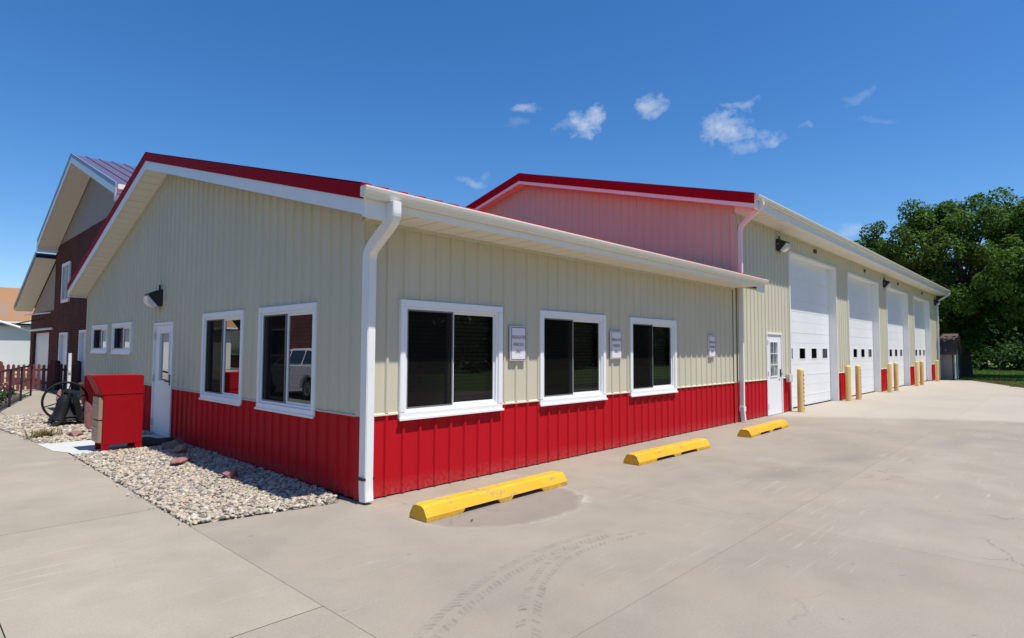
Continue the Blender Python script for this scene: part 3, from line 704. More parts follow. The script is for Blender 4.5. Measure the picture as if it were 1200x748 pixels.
# ------------------------------------------------------------------ GROUND
def sheet(name, polys, z, m, rnd=True, bottom=None):
    v = []; f = []
    for p in polys:
        o = len(v); v += [(x, y, z) for x, y in p]; f.append(tuple(range(o, o+len(p))))
    me = bpy.data.meshes.new(name); me.from_pydata(v, [], f); me.materials.append(m)
    if rnd:
        at = me.attributes.new('rnd', 'FLOAT', 'FACE'); at.data.foreach_set('value', [random.random() for _ in f])
    o = bpy.data.objects.new(name, me); COL.objects.link(o); o['kind'] = 'structure'; return o
def clip(poly, a, b):
    """keep the part of poly to the left of the line a->b"""
    def sd_(p): return (b[0]-a[0])*(p[1]-a[1])-(b[1]-a[1])*(p[0]-a[0])
    out = []
    for p, q in zip(poly, poly[1:]+poly[:1]):
        sp, sq_ = sd_(p), sd_(q)
        if sp >= 0: out.append(p)
        if sp*sq_ < 0:
            t_ = sp/(sp-sq_); out.append((p[0]+(q[0]-p[0])*t_, p[1]+(q[1]-p[1])*t_))
    return out
sheet('ground', [[(-900, -900), (900, -900), (900, 900), (-900, 900)]], -.035, LAWN, False)
sheet('subgrade', [[(-4.5, -11.2), (29.6, -11.2), (30.6, -4.0), (36.9, -1.55), (36.9, 0.5), (-4.5, .5)], [(-4.5, .5), (10, .5), (10, 26), (-4.5, 26)]], -.022, EARTH, False)
g = .0009
xs = [-1.53, 2.28, 6.2, 10.15, 14.2, 18.4, 24.0, 29.7, 33.6, 37.9]; ys = [.16, -3.36, -7.2, -11.2]
polys = []
for a, b in zip(xs[:-1], xs[1:]):
    for c, d in zip(ys[:-1], ys[1:]):
        y1 = c if c < 0 else (.16 if a >= 0 else .22)
        if a < 0 and c > 0:
            p = [(a+g, d+g), (b-g, d+g), (b-g, .16), (-.012, .16), (-.012, .40), (-.20, .13), (a+g, .38)]
        else: p = [(a+g, d+g), (b-g, d+g), (b-g, y1-g), (a+g, y1-g)]
        p = clip(p, (30.6, -3.95), (37.0, -1.5))
        p = clip(p, (29.6, -20), (31.5, -3.2)) if b > 29 and c < -3 else p
        p = clip(p, (37.6, -8), (36.9, .6)) if b > 37 else p
        if len(p) > 2: polys.append(p)
sheet('parking_lot', polys, 0.0, CONC)
g = .003
polys = []
ysw = [-11.2, -6.6, -2.0, 1.22, 5.1, 9.0, 12.9, 16.8, 20.7, 24.6]
for c, d in zip(ysw[:-1], ysw[1:]):
    polys.append([(-2.945+g, c+g), (-1.53-g, c+g), (-1.53-g-(.0 if c < 9 else 0), d-g), (-2.945+g, d-g)])
    polys.append([(-4.5, c+.6+g), (-2.945-g, c+.6+g), (-2.945-g, d+.6-g), (-4.5, d+.6-g)])
polys.append([(-1.52, 12.4), (1.45, 12.9), (1.45, 22.6), (-1.52, 22.6)]); polys.append([(-1.52, 22.61), (1.45, 22.61), (1.45, 39.9), (-1.52, 39.9)]); polys.append([(-13.5, 25.7), (-1.53, 25.7), (-1.53, 39.9), (-13.5, 39.9)])
sheet('sidewalk', polys, 0.001, WALKC)
sheet('door_slab', [[(-1.515, 5.28), (-.03, 5.28), (-.03, 6.88), (-1.515, 6.88)], [(-1.66, 6.0), (-1.515, 5.6), (-1.515, 6.88), (-1.72, 7.0)]], 0.006, SLABC)
# loose dirt and grit caught in the sidewalk joint
# gravel beds
def pebbles(name, poly, dens, sub, rmin, rmax, keep=None):
    bm = bmesh.new(); bmesh.ops.create_icosphere(bm, subdivisions=sub, radius=1); bv = np.array([v.co[:] for v in bm.verts]); bf = np.array([[v.index for v in f.verts] for f in bm.faces]); bm.free()
    x0, x1 = min(p[0] for p in poly), max(p[0] for p in poly); y0, y1 = min(p[1] for p in poly), max(p[1] for p in poly)
    n = int((x1-x0)*(y1-y0)*dens); P = np.column_stack([RNG.uniform(x0, x1, n), RNG.uniform(y0, y1, n)])
    ins = np.ones(n, bool)
    for (ax, ay), (bx, by) in zip(poly, poly[1:]+poly[:1]): ins &= ((bx-ax)*(P[:, 1]-ay)-(by-ay)*(P[:, 0]-ax) > 0)
    P = P[ins]; n = len(P)
    r = RNG.uniform(rmin, rmax, n)*RNG.uniform(.7, 1.25, n)
    S = np.column_stack([r*RNG.uniform(.85, 1.45, n), r*RNG.uniform(.7, 1.1, n), r*RNG.uniform(.42, .75, n)])
    an = RNG.uniform(0, 2*PI, n); tl = RNG.normal(0, .28, n)
    jit = 1 + RNG.normal(0, .10, (n, len(bv)))
    V = bv[None]*S[:, None, :]*jit[:, :, None]
    ct, st = np.cos(tl)[:, None], np.sin(tl)[:, None]; x, z = V[:, :, 0]*ct - V[:, :, 2]*st, V[:, :, 0]*st + V[:, :, 2]*ct
    ca, sa = np.cos(an)[:, None], np.sin(an)[:, None]; X = x*ca - V[:, :, 1]*sa + P[:, 0:1]; Y = x*sa + V[:, :, 1]*ca + P[:, 1:2]
    Z = z + RNG.uniform(-.012, .03, n)[:, None]
    V = np.stack([X, Y, Z], -1).reshape(-1, 3); F = (bf[None] + (np.arange(n)*len(bv))[:, None, None]).reshape(-1, 3)
    o = np_mesh(name, PEBBLE, V, F, np.repeat(RNG.uniform(0, 1, n), len(bf)), smooth=True)
    o['kind'] = 'stuff'; o['label'] = 'tan and white river pebbles spread along the gable wall'; return o
sheet('gravel_bed', [[(-1.525, .385), (-.20, .14), (-.01, .41), (-.01, 5.275), (-1.525, 5.275)], [(-1.74, 6.885), (0, 6.885), (0, 12.6), (-2.2, 12.2)]], -.006, mat('pebble bedding', (.20, .175, .15), .9, var=.3, scale=40), False)
pebbles('river_gravel', [(-1.525, .40), (-.22, .16), (-.04, .42), (-.04, 5.27), (-1.525, 5.27)], 2700, 2, .012, .026)
pb = pebbles('river_gravel', [(-1.66, 6.9), (-.04, 6.9), (-.04, 12.4), (-2.15, 12.2)], 1000, 1, .019, .04); pb['label'] = 'tan river pebbles around the cast iron bell'
# scattered strays on the pavement edge
stray = pebbles('stray_gravel', [(-1.62, .3), (-1.50, .3), (-1.50, 5.2), (-1.62, 5.2)], 45, 1, .008, .018); stray['label'] = 'few stray pebbles on the sidewalk edge'
stray.location.z = .012
# tyre tread marks
def tyre_marks():
    mb = MB()
    def track(pts, w, n):
        P = [Vector((*p, 0)) for p in pts]; seg = [(b-a).length for a, b in zip(P[:-1], P[1:])]; tot = sum(seg)
        def at(s):
            for a, b, l in zip(P[:-1], P[1:], seg):
                if s <= l: return a.lerp(b, s/l), (b-a).normalized()
                s -= l
            return P[-1], (P[-1]-P[-2]).normalized()
        k = int(tot/.052)
        for i in range(k):
            c, d = at(i*tot/k); s = Vector((-d.y, d.x, 0)); f = 1 if i % 2 else -1
            for lane in (-1, 1):
                q = c + s*lane*w*.5
                if random.random() < .12: continue
                e = d*.016 + s*.0; h = s*w*.30 + d*.022*lane
                mb.add([(*(q-e-h)[:2], .004), (*(q+e-h)[:2], .004), (*(q+e+h)[:2], .004), (*(q-e+h)[:2], .004)], [(0, 1, 2, 3)])
    track(curve_pts([(1.15, -2.62, 0), (.55, -2.50, 0), (.05, -2.54, 0), (-.38, -2.74, 0), (-.70, -2.97, 0), (-1.2, -3.4, 0)], 4, .3) and [tuple(p[:2]) for p in curve_pts([(1.15, -2.62, 0), (.55, -2.50, 0), (.05, -2.54, 0), (-.38, -2.74, 0), (-.70, -2.97, 0), (-1.2, -3.4, 0)], 4, .3)], .09, 0)
    track([tuple(p[:2]) for p in curve_pts([(.97, -2.42, 0), (.26, -2.34, 0), (-.4, -2.43, 0), (-.93, -2.60, 0), (-1.5, -2.85, 0)], 4, .3)], .11, 0)
    o = mb.build('tyre_marks', MARK); o['kind'] = 'structure'
tyre_marks()
# twig and leaf scraps on the concrete
def scrap(x, y, l, rz, m, lab):
    o = MB().tube([(-l/2, 0, .006), (0, l*.08, .012), (l/2, 0, .005)], [.003, .007, .003], 6).build('dry_twig', m); o.location = (x, y, 0); o.rotation_euler = (0, 0, rz); tag(o, lab, 'twig')
scrap(.34, -1.33, .075, .6, EARTH, 'small dark twig lying on the stained concrete patch')

# lawn beyond the lot: blades near the concrete edge
def blades(name, m, boxes, dens, h0, h1, kind_label, w=.012):
    V, F, Rn = [], [], []; o = 0
    for x0, x1, y0, y1, ok in boxes:
        n = int((x1-x0)*(y1-y0)*dens); P = np.column_stack([RNG.uniform(x0, x1, n), RNG.uniform(y0, y1, n)]); P = P[[ok(p) for p in P]]; n = len(P)
        if not n: continue
        h = RNG.uniform(h0, h1, n); a = RNG.uniform(0, 2*PI, n); lean = RNG.normal(0, .35, (n, 2))*h[:, None]
        dx, dy = np.cos(a)*w, np.sin(a)*w
        A = np.column_stack([P[:, 0]-dx, P[:, 1]-dy, np.full(n, -.035)]); B = np.column_stack([P[:, 0]+dx, P[:, 1]+dy, np.full(n, -.035)]); C = np.column_stack([P+lean, h-.035])
        V.append(np.stack([A, B, C], 1).reshape(-1, 3)); F.append(np.arange(3*n).reshape(-1, 3)+o); o += 3*n; Rn.append(RNG.uniform(0, 1, n))
    ob = np_mesh(name, m, np.concatenate(V), np.concatenate(F), np.concatenate(Rn)); ob['kind'] = 'stuff'; ob['label'] = kind_label; return ob
def edge_d(p):   # distance outside the slanted concrete edge
    ax, ay, bx, by = 30.6, -3.95, 37.0, -1.5; l = math.hypot(bx-ax, by-ay); return -((bx-ax)*(p[1]-ay)-(by-ay)*(p[0]-ax))/l
blades('lawn_grass', GRASSM, [(30, 64, -9, 3.5, lambda p: edge_d(p) > .05 and not (p[0] < 39.9 and p[1] > -.8) and p[0] > 30.5)], 160, .03, .09, 'short green lawn beyond the concrete lot', .03)
blades('dry_grass', DRYM, [(30, 38.6, -6, -.4, lambda p: .0 < edge_d(p) < 1.1)], 420, .04, .16, 'dry brown grass strip along the concrete edge', .014)

# ------------------------------------------------------------------ trees
def leaf_cloud(centers, radii, per, size, rng, flat=.8):
    V, Rn = [], []
    for c, r in zip(centers, radii):
        n = int(per*(r/1.0)**2); d = rng.normal(0, 1, (n, 3)); d /= np.linalg.norm(d, axis=1)[:, None]
        q = c + d*(r*rng.uniform(.25, 1.0, n)**.55)[:, None]*np.array([1, 1, flat])
        nr = d*.6 + rng.normal(0, .6, (n, 3)) + np.array([0, 0, .5]); nr /= np.linalg.norm(nr, axis=1)[:, None]
        t = np.cross(nr, rng.normal(0, 1, (n, 3))); t /= np.linalg.norm(t, axis=1)[:, None]; b = np.cross(nr, t)
        s = size*rng.uniform(.6, 1.3, n)[:, None]
        V.append(np.stack([q-t*s, q+b*s*.55+nr*s*.12, q+t*s, q-b*s*.55+nr*s*.12], 1).reshape(-1, 3))
        base = rng.uniform(0, 1); Rn.append(np.clip(base*.45 + rng.uniform(0, .6, n), 0, 1))
    V = np.concatenate(V); return V, np.arange(len(V)).reshape(-1, 4), np.concatenate(Rn)
def make_tree(name, seed, H, rad, trunk_r, clear, nclump, per, size, leafm, label, cat, group=None, flat=1.0, clump_r=(.7, 1.25)):
    rng = np.random.default_rng(seed); root = empty(name, (0, 0, 0), label, cat, group)
    mb = MB(); mb.tube([(0, 0, -.1), (0, 0, .15), (.04, .02, clear*.5), (.05, .0, clear+.8), (.1, .1, H*.55), (.0, .15, H*.8)], [trunk_r*1.5, trunk_r*1.08, trunk_r*.92, trunk_r*.85, trunk_r*.45, .04], 14)
    cz = clear + (H-clear)*.48; rz = (H-clear)*.52; C = []; Rr = []
    for i in range(nclump):
        for _ in range(50):
            d = rng.normal(0, 1, 3); d /= np.linalg.norm(d)
            f = rng.uniform(.35, 1.0)**.6
            lob = 1 + .22*math.sin(3*math.atan2(d[1], d[0])+seed) + .12*math.sin(5*math.atan2(d[1], d[0])+d[2]*4)
            p = np.array([d[0]*rad*lob, d[1]*rad*lob, d[2]*rz])*f + np.array([0, 0, cz])
            if p[2] > clear*.8: break
        C.append(p); Rr.append(rng.uniform(*clump_r))
    C = np.array(C)
    for i in range(min(34, nclump)):
        p = C[i*len(C)//min(34, nclump)]; s = Vector((.05, .02, min(p[2]*.75, clear+.4+rng.uniform(0, H*.35)))); e = Vector(p); m_ = s.lerp(e, .5)+Vector((0, 0, .35))
        mb.tube([s, m_, e], [trunk_r*.32, trunk_r*.18, .02], 7)
    mb.build('trunk', BARKM, root, smooth=True)
    V, F, Rn = leaf_cloud(C, Rr, per, size, rng, flat); np_mesh('crown', leafm, V, F, Rn, root)
    return root
maple = make_tree('maple_tree', 3, 12.4, 6.5, .36, 2.8, 250, 600, .115, LEAF, 'big dark green maple tree rising behind the end of the garage', 'tree', clump_r=(.5, 1.05))
maple.location = (43.0, -.62, 0); maple.scale = (.90, .90, .93)
t2 = make_tree('maple_tree', 9, 13.5, 6.8, .4, 2.8, 170, 430, .13, LEAF, 'tall maple crown reaching in beside the big maple, over the lawn', 'tree', clump_r=(.6, 1.1)); t2.location = (46.5, -11.2, 0)
wd = make_tree('woodland_tree', 21, 11.5, 5.2, .3, 1.2, 80, 210, .24, LEAFD, 'dark tree far back across the lawn behind the big maple', 'tree', 'dark trees across the lawn')
wd.location = (72, 2, 0)
for (x, y, s, r, lab) in ((70, -5.5, 1.0, 1.1, None), (74, 10, 1.15, 2.3, None), (69, 17, .9, 3.4, None), (78, -11, 1.2, 4.1, None)):
    c = copy_tree(wd); c.location = (x, y, 0); c.scale = (s, s, s); c.rotation_euler = (0, 0, r)
# hedge along the far side of the lawn
def bush(name, loc, sx, sy, sz, n, per, size, m, label, cat, seed, group=None):
    rng = np.random.default_rng(seed); C = []; Rr = []
    for i in range(n):
        C.append(np.array([rng.uniform(-sx, sx), rng.uniform(-sy, sy), rng.uniform(.2, sz)])); Rr.append(rng.uniform(.4, .8)*min(1, sz))
    root = empty(name, loc, label, cat, group)
    MB().tube([(0, 0, -.05), (.05, 0, sz*.5), (0, .1, sz*.8)], [.06, .04, .015], 7).build('stem', BARKM, root)
    V, F, Rn = leaf_cloud(np.array(C), Rr, per, size, rng, .9); np_mesh('foliage', m, V, F, Rn, root); return root
hd = bush('hedge_shrub', (61, 4, -.03), 1.6, 2.6, 2.4, 34, 150, .15, LEAFD, 'rounded green shrub in the row across the far lawn', 'shrub', 5, 'shrubs along the far lawn')
for k, (x, y, r, s) in enumerate(((60.5, -1.0, .4, 1.0), (61.5, -6, 1.3, 1.1), (62, -11, 2.0, .95), (61, 9, .8, 1.1), (60, 14, 1.1, 1.0), (67, -9, .3, 1.9), (66, -4, 1.7, 1.8), (67, 1, 2.9, 2.0), (66, 6, 3.7, 1.8), (67, 11, 4.4, 2.0), (67, -14, 5.1, 1.9), (75, -2, 5.9, 2.4), (75, 6, .6, 2.4), (75, -10, 1.6, 2.5))):
    c = copy_tree(hd); c.location = (x, y, -.03); c.rotation_euler = (0, 0, r); c.scale = (s, s, s)

# ------------------------------------------------------------------ garden shed past the garage
gs = empty('garden_shed', (37.6, -.62, 0), 'small brown roofed garden shed with open white door under maple', 'shed')
MB().box(0, .04, 0, 3, 0, 1.5).box(2.06, 2.1, 0, 3, 0, 1.5).box(.04, 2.06, 2.96, 3, 0, 1.5).build('wall', SHEDW, gs)
MB().prism([(0, 1.4), (0, 1.5), (1.05, 2.45), (2.1, 1.5), (2.1, 1.4), (1.55, 1.4), (.45, 1.4)], 0.002, .042, 'y').build('gable', CREAMTRIM, gs)
MB().box(.0, .45, .0, .04, 0, 1.4).box(1.75, 2.1, .0, .04, 0, 1.4).build('front_wall', CREAMTRIM, gs)
MB().box(.45, .52, -.02, .05, 0, 1.42).box(1.68, 1.75, -.02, .05, 0, 1.42).build('door_frame', WHITE, gs)
MB().box(.52, 1.05, -.0, .04, .03, 1.38).build('door', DOORW, gs)
rf = MB(); rf.prism([(-.18, 1.40), (1.05, 2.53), (1.05, 2.60), (-.2, 1.46)], -.18, 3.15, 'y'); rf.prism([(2.28, 1.40), (1.05, 2.53), (1.05, 2.60), (2.3, 1.46)], -.18, 3.15, 'y'); rf.build('roof', SHEDR, gs)
MB().box(.1, 2.0, .05, 2.9, -.02, .02).build('shed_floor', EARTH, gs)

# ------------------------------------------------------------------ red cabinet by the side door
cb = empty('drop_cabinet', (-1.19, 5.30, 0.006), 'red metal cabinet with flared hood and tan drawers on slab by side door', 'cabinet')
W_, D_ = .55, .46
MB().box(0.02, W_, 0, D_, .10, .86).build('body', CABRED, cb, bevel=.006)
for x in (0.02, W_-.09):
    for y in (0, D_-.07): MB().box(x, x+.09, y, y+.07, 0, .099).build('leg', CABRED, cb)
MB().prism([(.0, .862), (-.13, 1.155), (-.10, 1.165), (W_, 1.155), (W_, .862)], 0, D_, 'y').build('hood', CABRED, cb, bevel=.006)
for z0, z1 in ((.14, .47), (.485, .83)):
    d_ = MB().box(-.035, .018, .03, D_-.03, z0, z1).build('drawer', CABTAN, cb, bevel=.005)
    MB().tube([(-.036, .15, (z0+z1)/2+.06), (-.06, .16, (z0+z1)/2+.06), (-.06, .28, (z0+z1)/2+.06), (-.036, .29, (z0+z1)/2+.06)], .007, 6).build('pull', CHROME, d_)
# crumpled black mat by the door
def lump(name, loc, size, m, label, cat, seed, sub=4, rough=.10, rot=(0, 0, 0), group=None, facet=False):
    bm = bmesh.new(); bmesh.ops.create_icosphere(bm, subdivisions=sub, radius=1); rng = np.random.default_rng(seed)
    ph = rng.uniform(0, 6, (6, 3)); fr = rng.uniform(1.2, 3.5, (6, 3)); planes = [(Vector(rng.normal(0, 1, 3)).normalized(), rng.uniform(.42, .78)) for _ in range(16)]
    for v in bm.verts:
        c = v.co.copy()
        for nrm, dd in planes:
            e = c.dot(nrm)-dd
            if e > 0 and facet: c -= nrm*e*.97
        k = 1 + rough*sum(math.sin(c.x*f[0]+p[0])*math.sin(c.y*f[1]+p[1])*math.sin(c.z*f[2]+p[2]) for p, f in zip(ph, fr))/1.5
        v.co = Vector((c.x*size[0]*k, c.y*size[1]*k, max(c.z, -.6)*size[2]*k))
    me = bpy.data.meshes.new(name); bm.to_mesh(me); bm.free(); me.materials.append(m)
    if not facet: me.polygons.foreach_set('use_smooth', [True]*len(me.polygons))
    o = bpy.data.objects.new(name, me); COL.objects.link(o); o.location = loc; o.rotation_euler = rot; return tag(o, label, cat, group)
lump('door_mat', (-.42, 5.62, .03), (.24, .32, .07), RUBBER, 'crumpled black rubber mat lying on slab by the side door', 'mat', 4, rough=.5)
lump('rock', (-.68, 3.40, .06), (.24, .17, .085), ROCKP, 'flat pink boulder on the pebbles below the gable windows', 'rock', 11, facet=True, rot=(0, 0, .3))
lump('rock', (-.52, 2.07, .06), (.15, .12, .12), ROCKP, 'small upright pink boulder nearest the building corner', 'rock', 12, facet=True, rot=(0, 0, 1))
lump('rock', (-.40, 4.30, .06), (.12, .12, .125), ROCKT, 'rounded tan boulder just behind the flat pink one', 'rock', 13, facet=True)
lump('rock', (-.33, 4.78, .06), (.18, .2, .14), ROCKB, 'brown pointed boulder against the red wainscot near the side door', 'rock', 14, facet=True)
lump('rock', (-1.12, 7.42, .05), (.17, .13, .10), ROCKP, 'low pink boulder behind the red cabinet', 'rock', 15, facet=True)
lump('standing_stone', (-.88, 7.75, .36), (.10, .12, .42), ROCKP, 'upright pink stone standing between red cabinet and iron bell', 'standing stone', 16, facet=True)
lump('standing_stone', (-.55, 12.3, .28), (.10, .10, .34), ROCKP, 'slim pink stone standing behind the wheel of the iron bell', 'standing stone', 17, facet=True)
def weed(name, loc, n, h, spread, m, label, cat, seed):
    rng = np.random.default_rng(seed); V = []
    for i in range(n):
        a = rng.uniform(0, 2*PI); l = rng.uniform(.3, 1)*h; c = np.array([rng.normal(0, spread*.4), rng.normal(0, spread*.3), 0]); w = np.array([-math.sin(a), math.cos(a), 0])*.007
        e = c+np.array([math.cos(a)*spread*rng.uniform(.2, 1), math.sin(a)*spread*rng.uniform(.2, 1), l]); mm = (c+e)/2+np.array([0, 0, l*.25]); V += [c-w, c+w, mm+w, mm-w, mm-w, mm+w, e+w*.2, e-w*.2]
    o = np_mesh(name, m, np.array(V), np.arange(len(V)).reshape(-1, 4), RNG.uniform(0, 1, len(V)//4)); o.location = loc; return tag(o, label, cat)
weed('dry_weed', (-1.50, 7.75, .02), 130, .16, .28, DRYM, 'straggly dry brown weed clump at the edge of the pebbles', 'weed', 2)

# ------------------------------------------------------------------ cast iron bell
bell = empty('farm_bell', (-.88, 9.55, .0), 'black cast iron farm bell with spoked wheel on an iron cradle', 'bell')
prof = [(.30, .12), (.315, .12), (.32, .145), (.27, .22), (.225, .32), (.20, .44), (.18, .54), (.13, .61), (.05, .64), (.0, .645)]
MB().lathe(prof, n=32).build('bell_body', IRON, bell, smooth=True)
MB().tube([(0, -.30, .66), (0, -.05, .70), (0, .05, .70), (0, .44, .66)], [.025, .045, .045, .025], 10).build('yoke', IRON, bell)
wc = (.02, .42, .47); wh = MB().torus(wc, .385, .023, (0, 1, 0))
for k in range(6):
    a = k*PI/3+.3; wh.tube([wc, (wc[0]+.38*math.cos(a), wc[1], wc[2]+.38*math.sin(a))], .012, 7)
wh.tube([(wc[0], wc[1]-.05, wc[2]), (wc[0], wc[1]+.05, wc[2])], .05, 12); wh.build('wheel', IRON, bell)
for y in (-.30, .30):
    fr = MB(); fr.tube(curve_pts([(-.34, y, .012), (-.14, y, .10), (-.03, y, .66)], 6, .2), .036, 8); fr.tube(curve_pts([(.34, y, .012), (.14, y, .10), (.03, y, .66)], 6, .2), .036, 8); fr.tube([(-.12, y, .2), (.12, y, .2)], .018, 7)
    fr.box(-.40, -.28, y-.05, y+.05, 0, .02).box(.28, .40, y-.05, y+.05, 0, .02); fr.build('cradle', IRON, bell)
# white pole, planter
po = MB().tube([(0, 0, 0), (0, 0, 1.42)], .045, 12).tube([(0, -.05, .85), (0, -.05, .93)], .03, 8).build('marker_post', WHITE, loc=(.22, 16.0, 0)); tag(po, 'slim white post standing on the walk behind the bell', 'post')
pl = empty('planter_box', (.55, 14.6, 0), 'reddish brown planter tub at the far corner of the office wing', 'planter')
MB().lathe([(.0, 0), (.26, 0), (.33, .55), (.36, .56), (.36, .60), (.31, .60), (.29, .5), (0, .5)], n=20).build('tub', MAUVE, pl, smooth=True)
V, F, Rn = leaf_cloud(np.array([[0, 0, .6], [.1, .1, .68]]), [.28, .22], 900, .035, np.random.default_rng(8)); np_mesh('plant', LEAFD, V, F, Rn, pl)

# ------------------------------------------------------------------ handrail and flower bed by the walk
hr = empty('handrail', (0, 0, 0), 'black iron handrail along the edge of the far walk', 'handrail')
HP = [(-1.62, 13.2), (-1.20, 15.1), (-.72, 17.2), (-.22, 19.3)]
for x, y in HP: MB().box(x-.025, x+.025, y-.025, y+.025, 0, .98).build('post', BLACK, hr)
for z, r in ((.99, .026), (.55, .014), (.14, .014)):
    MB().tube([(HP[0][0]-.3, HP[0][1]-.9, z - (.12 if z > .9 else 0))]+[(x, y, z) for x, y in HP]+[(HP[-1][0]+.06, HP[-1][1]+.25, z-(.1 if z > .9 else 0))], r, 8).build('rail', BLACK, hr)
sheet('flower_bed', [[(-2.9, 13.0), (-1.66, 13.2), (-.28, 19.4), (-.4, 22.5), (-2.9, 22.5)]], .006, EARTH, False)
for i, (x, y, s, m, lab) in enumerate(((-1.85, 14.4, 1.0, PINKFLOWER, 'leafy plant with pink flowers at the near end of the handrail'), (-1.5, 16.4, 1.1, WHITEFLOWER, 'plant with white flowers beside the handrail middle'), (-1.0, 18.8, 1.0, PINKFLOWER, 'plant with pink flowers between handrail and picket fence'), (-1.15, 21.0, 1.2, WHITEFLOWER, 'white flowering plant at the picket fence corner'))):
    r = empty('flowering_plant', (x, y, 0), lab, 'flower', 'flowering plants by the handrail')
    rg = np.random.default_rng(40+i); V, F, Rn = leaf_cloud(np.array([[0, 0, .18], [.2, .1, .2], [-.2, .1, .22]]), [.3*s, .25*s, .25*s], 1500, .045, rg); np_mesh('foliage', LEAFD, V, F, Rn, r)
    V, F, Rn = leaf_cloud(np.array([[0, 0, .3], [.2, .1, .32], [-.2, 0, .33]]), [.26*s, .2*s, .2*s], 420, .03, rg); np_mesh('blooms', m, V, F, Rn, r)

# ------------------------------------------------------------------ picket fence
def picket_fence(name, p0, p1, m, label, seed):
    r = empty(name, (*p0, 0), label, 'fence'); a = Vector((*p0, 0)); d = Vector((p1[0]-p0[0], p1[1]-p0[1], 0)); ln = d.length; r.rotation_euler = (0, 0, math.atan2(d.y, d.x))
    n = max(2, int(ln/.135)); pk = MB(); rg = random.Random(seed)
    for i in range(n):
        x = i*ln/n+.02; h = .98+rg.uniform(-.02, .02); pk.prism([(x, .05), (x+.09, .05), (x+.09, h-.06), (x+.045, h), (x, h-.06)], -.012, .008, 'y')
    pk.build('picket_panel', m, r)
    for z in (.28, .76): MB().box(0, ln, .0085, .045, z-.04, z+.04).build('rail', m, r)
    for x in (0, ln): MB().prism([(x-.06, 0), (x+.06, 0), (x+.06, 1.04), (x, 1.1), (x-.06, 1.04)], -.03, .09, 'y').build('post', m, r)
    return r
picket_fence('picket_fence', (-.72, 22.1), (.72, 22.1), WOOD, 'red stained picket fence across the end of the walk', 1)
picket_fence('picket_fence', (.86, 22.0), (1.36, 21.2), WOODSHADE, 'red stained picket fence return against the brick building, coloured darker for shade', 2)

# ------------------------------------------------------------------ brick building
bb = empty('brick_building', (1.5, 20.4, 0), 'dark brick house with deep gable, purple metal roof and lower side wing', 'building')
def bpart(mb, name, m, parent=bb, **k):
    mb.v = [(x-1.5, y-20.4, z) for x, y, z in mb.v]; return mb.build(name, m, parent, **k)
def wall_holes(u0, u1, z0, z1, holes, x):
    mb = MB(); us = sorted(set([u0, u1]+[e for h in holes for e in h[:2]]))
    for a, b in zip(us[:-1], us[1:]):
        lo = z0
        for h in sorted([h for h in holes if h[0] < (a+b)/2 < h[1]], key=lambda h: h[2]):
            if h[2] > lo: mb.box(x, x+.2, a, b, lo, h[2])
            lo = h[3]
        if lo < z1: mb.box(x, x+.2, a, b, lo, z1)
    return mb
BY0, BY1, BR = 14.3, 27.3, 20.5; BZ = 6.05; ZPK = 8.55; sl = .36
H1 = [(24.0, 25.5, 3.45, 5.1), (24.0, 25.7, 0, 2.2), (20.4, 21.9, 0, 2.24)]
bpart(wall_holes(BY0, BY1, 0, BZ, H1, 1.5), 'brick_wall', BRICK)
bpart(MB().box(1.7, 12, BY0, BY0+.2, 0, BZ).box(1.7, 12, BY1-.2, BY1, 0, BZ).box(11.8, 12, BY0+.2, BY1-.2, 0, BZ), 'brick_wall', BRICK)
bpart(MB().prism([(BY0, BZ), (BY1, BZ), (BR, BZ+(BY1-BR)*sl-.05)], 1.52, 1.68, 'x'), 'gable_siding', TANSIDE)
rz_ = lambda y: ZPK-abs(y-BR)*sl
EV = 6.45
for sgn, m in ((-1, PURPLE), (1, PURPLE)):
    y1 = BR+sgn*EV; mb = MB(); xs_ = np.arange(.8, 12.6, .4)
    mb.prism([(BR, ZPK), (y1, rz_(y1)), (y1, rz_(y1)-.05), (BR, ZPK-.05)], .8, 12.6, 'x')
    for x in xs_: mb.prism([(BR, ZPK+.03), (y1, rz_(y1)+.03), (y1, rz_(y1)-.0), (BR, ZPK-.0)], x, x+.05, 'x')
    bpart(mb, 'roof', m)
t, b = chev(BR-EV, rz_(BR-EV), BR, ZPK, BR+EV, rz_(BR+EV), .04, -.10); bpart(MB().strip(t, b, .76, .798), 'rake_trim', SLATEBLUE)
t, b = chev(BR-EV, rz_(BR-EV), BR, ZPK, BR+EV, rz_(BR+EV), -.09, -.32); bpart(MB().strip(t, b, .775, .80), 'rake_fascia', WHITE)
t, b = chev(BR-EV, rz_(BR-EV), BR, ZPK, BR+EV, rz_(BR+EV), -.28, -.30); bpart(MB().strip(t, b, .80, 1.5), 'soffit', SOFFIT)
for sgn in (-1, 1):
    y1 = BR+sgn*EV; yw = BY0 if sgn < 0 else BY1
    bpart(MB().box(.79, 12.6, min(y1, yw), max(y1, yw), rz_(y1)-.46, rz_(y1)-.10), 'eave_box', WHITE)
    bpart(MB().box(.80, 12.6, y1+sgn*.004, y1+sgn*.12, rz_(y1)-.16, rz_(y1)-.02), 'eave_gutter', WHITE)
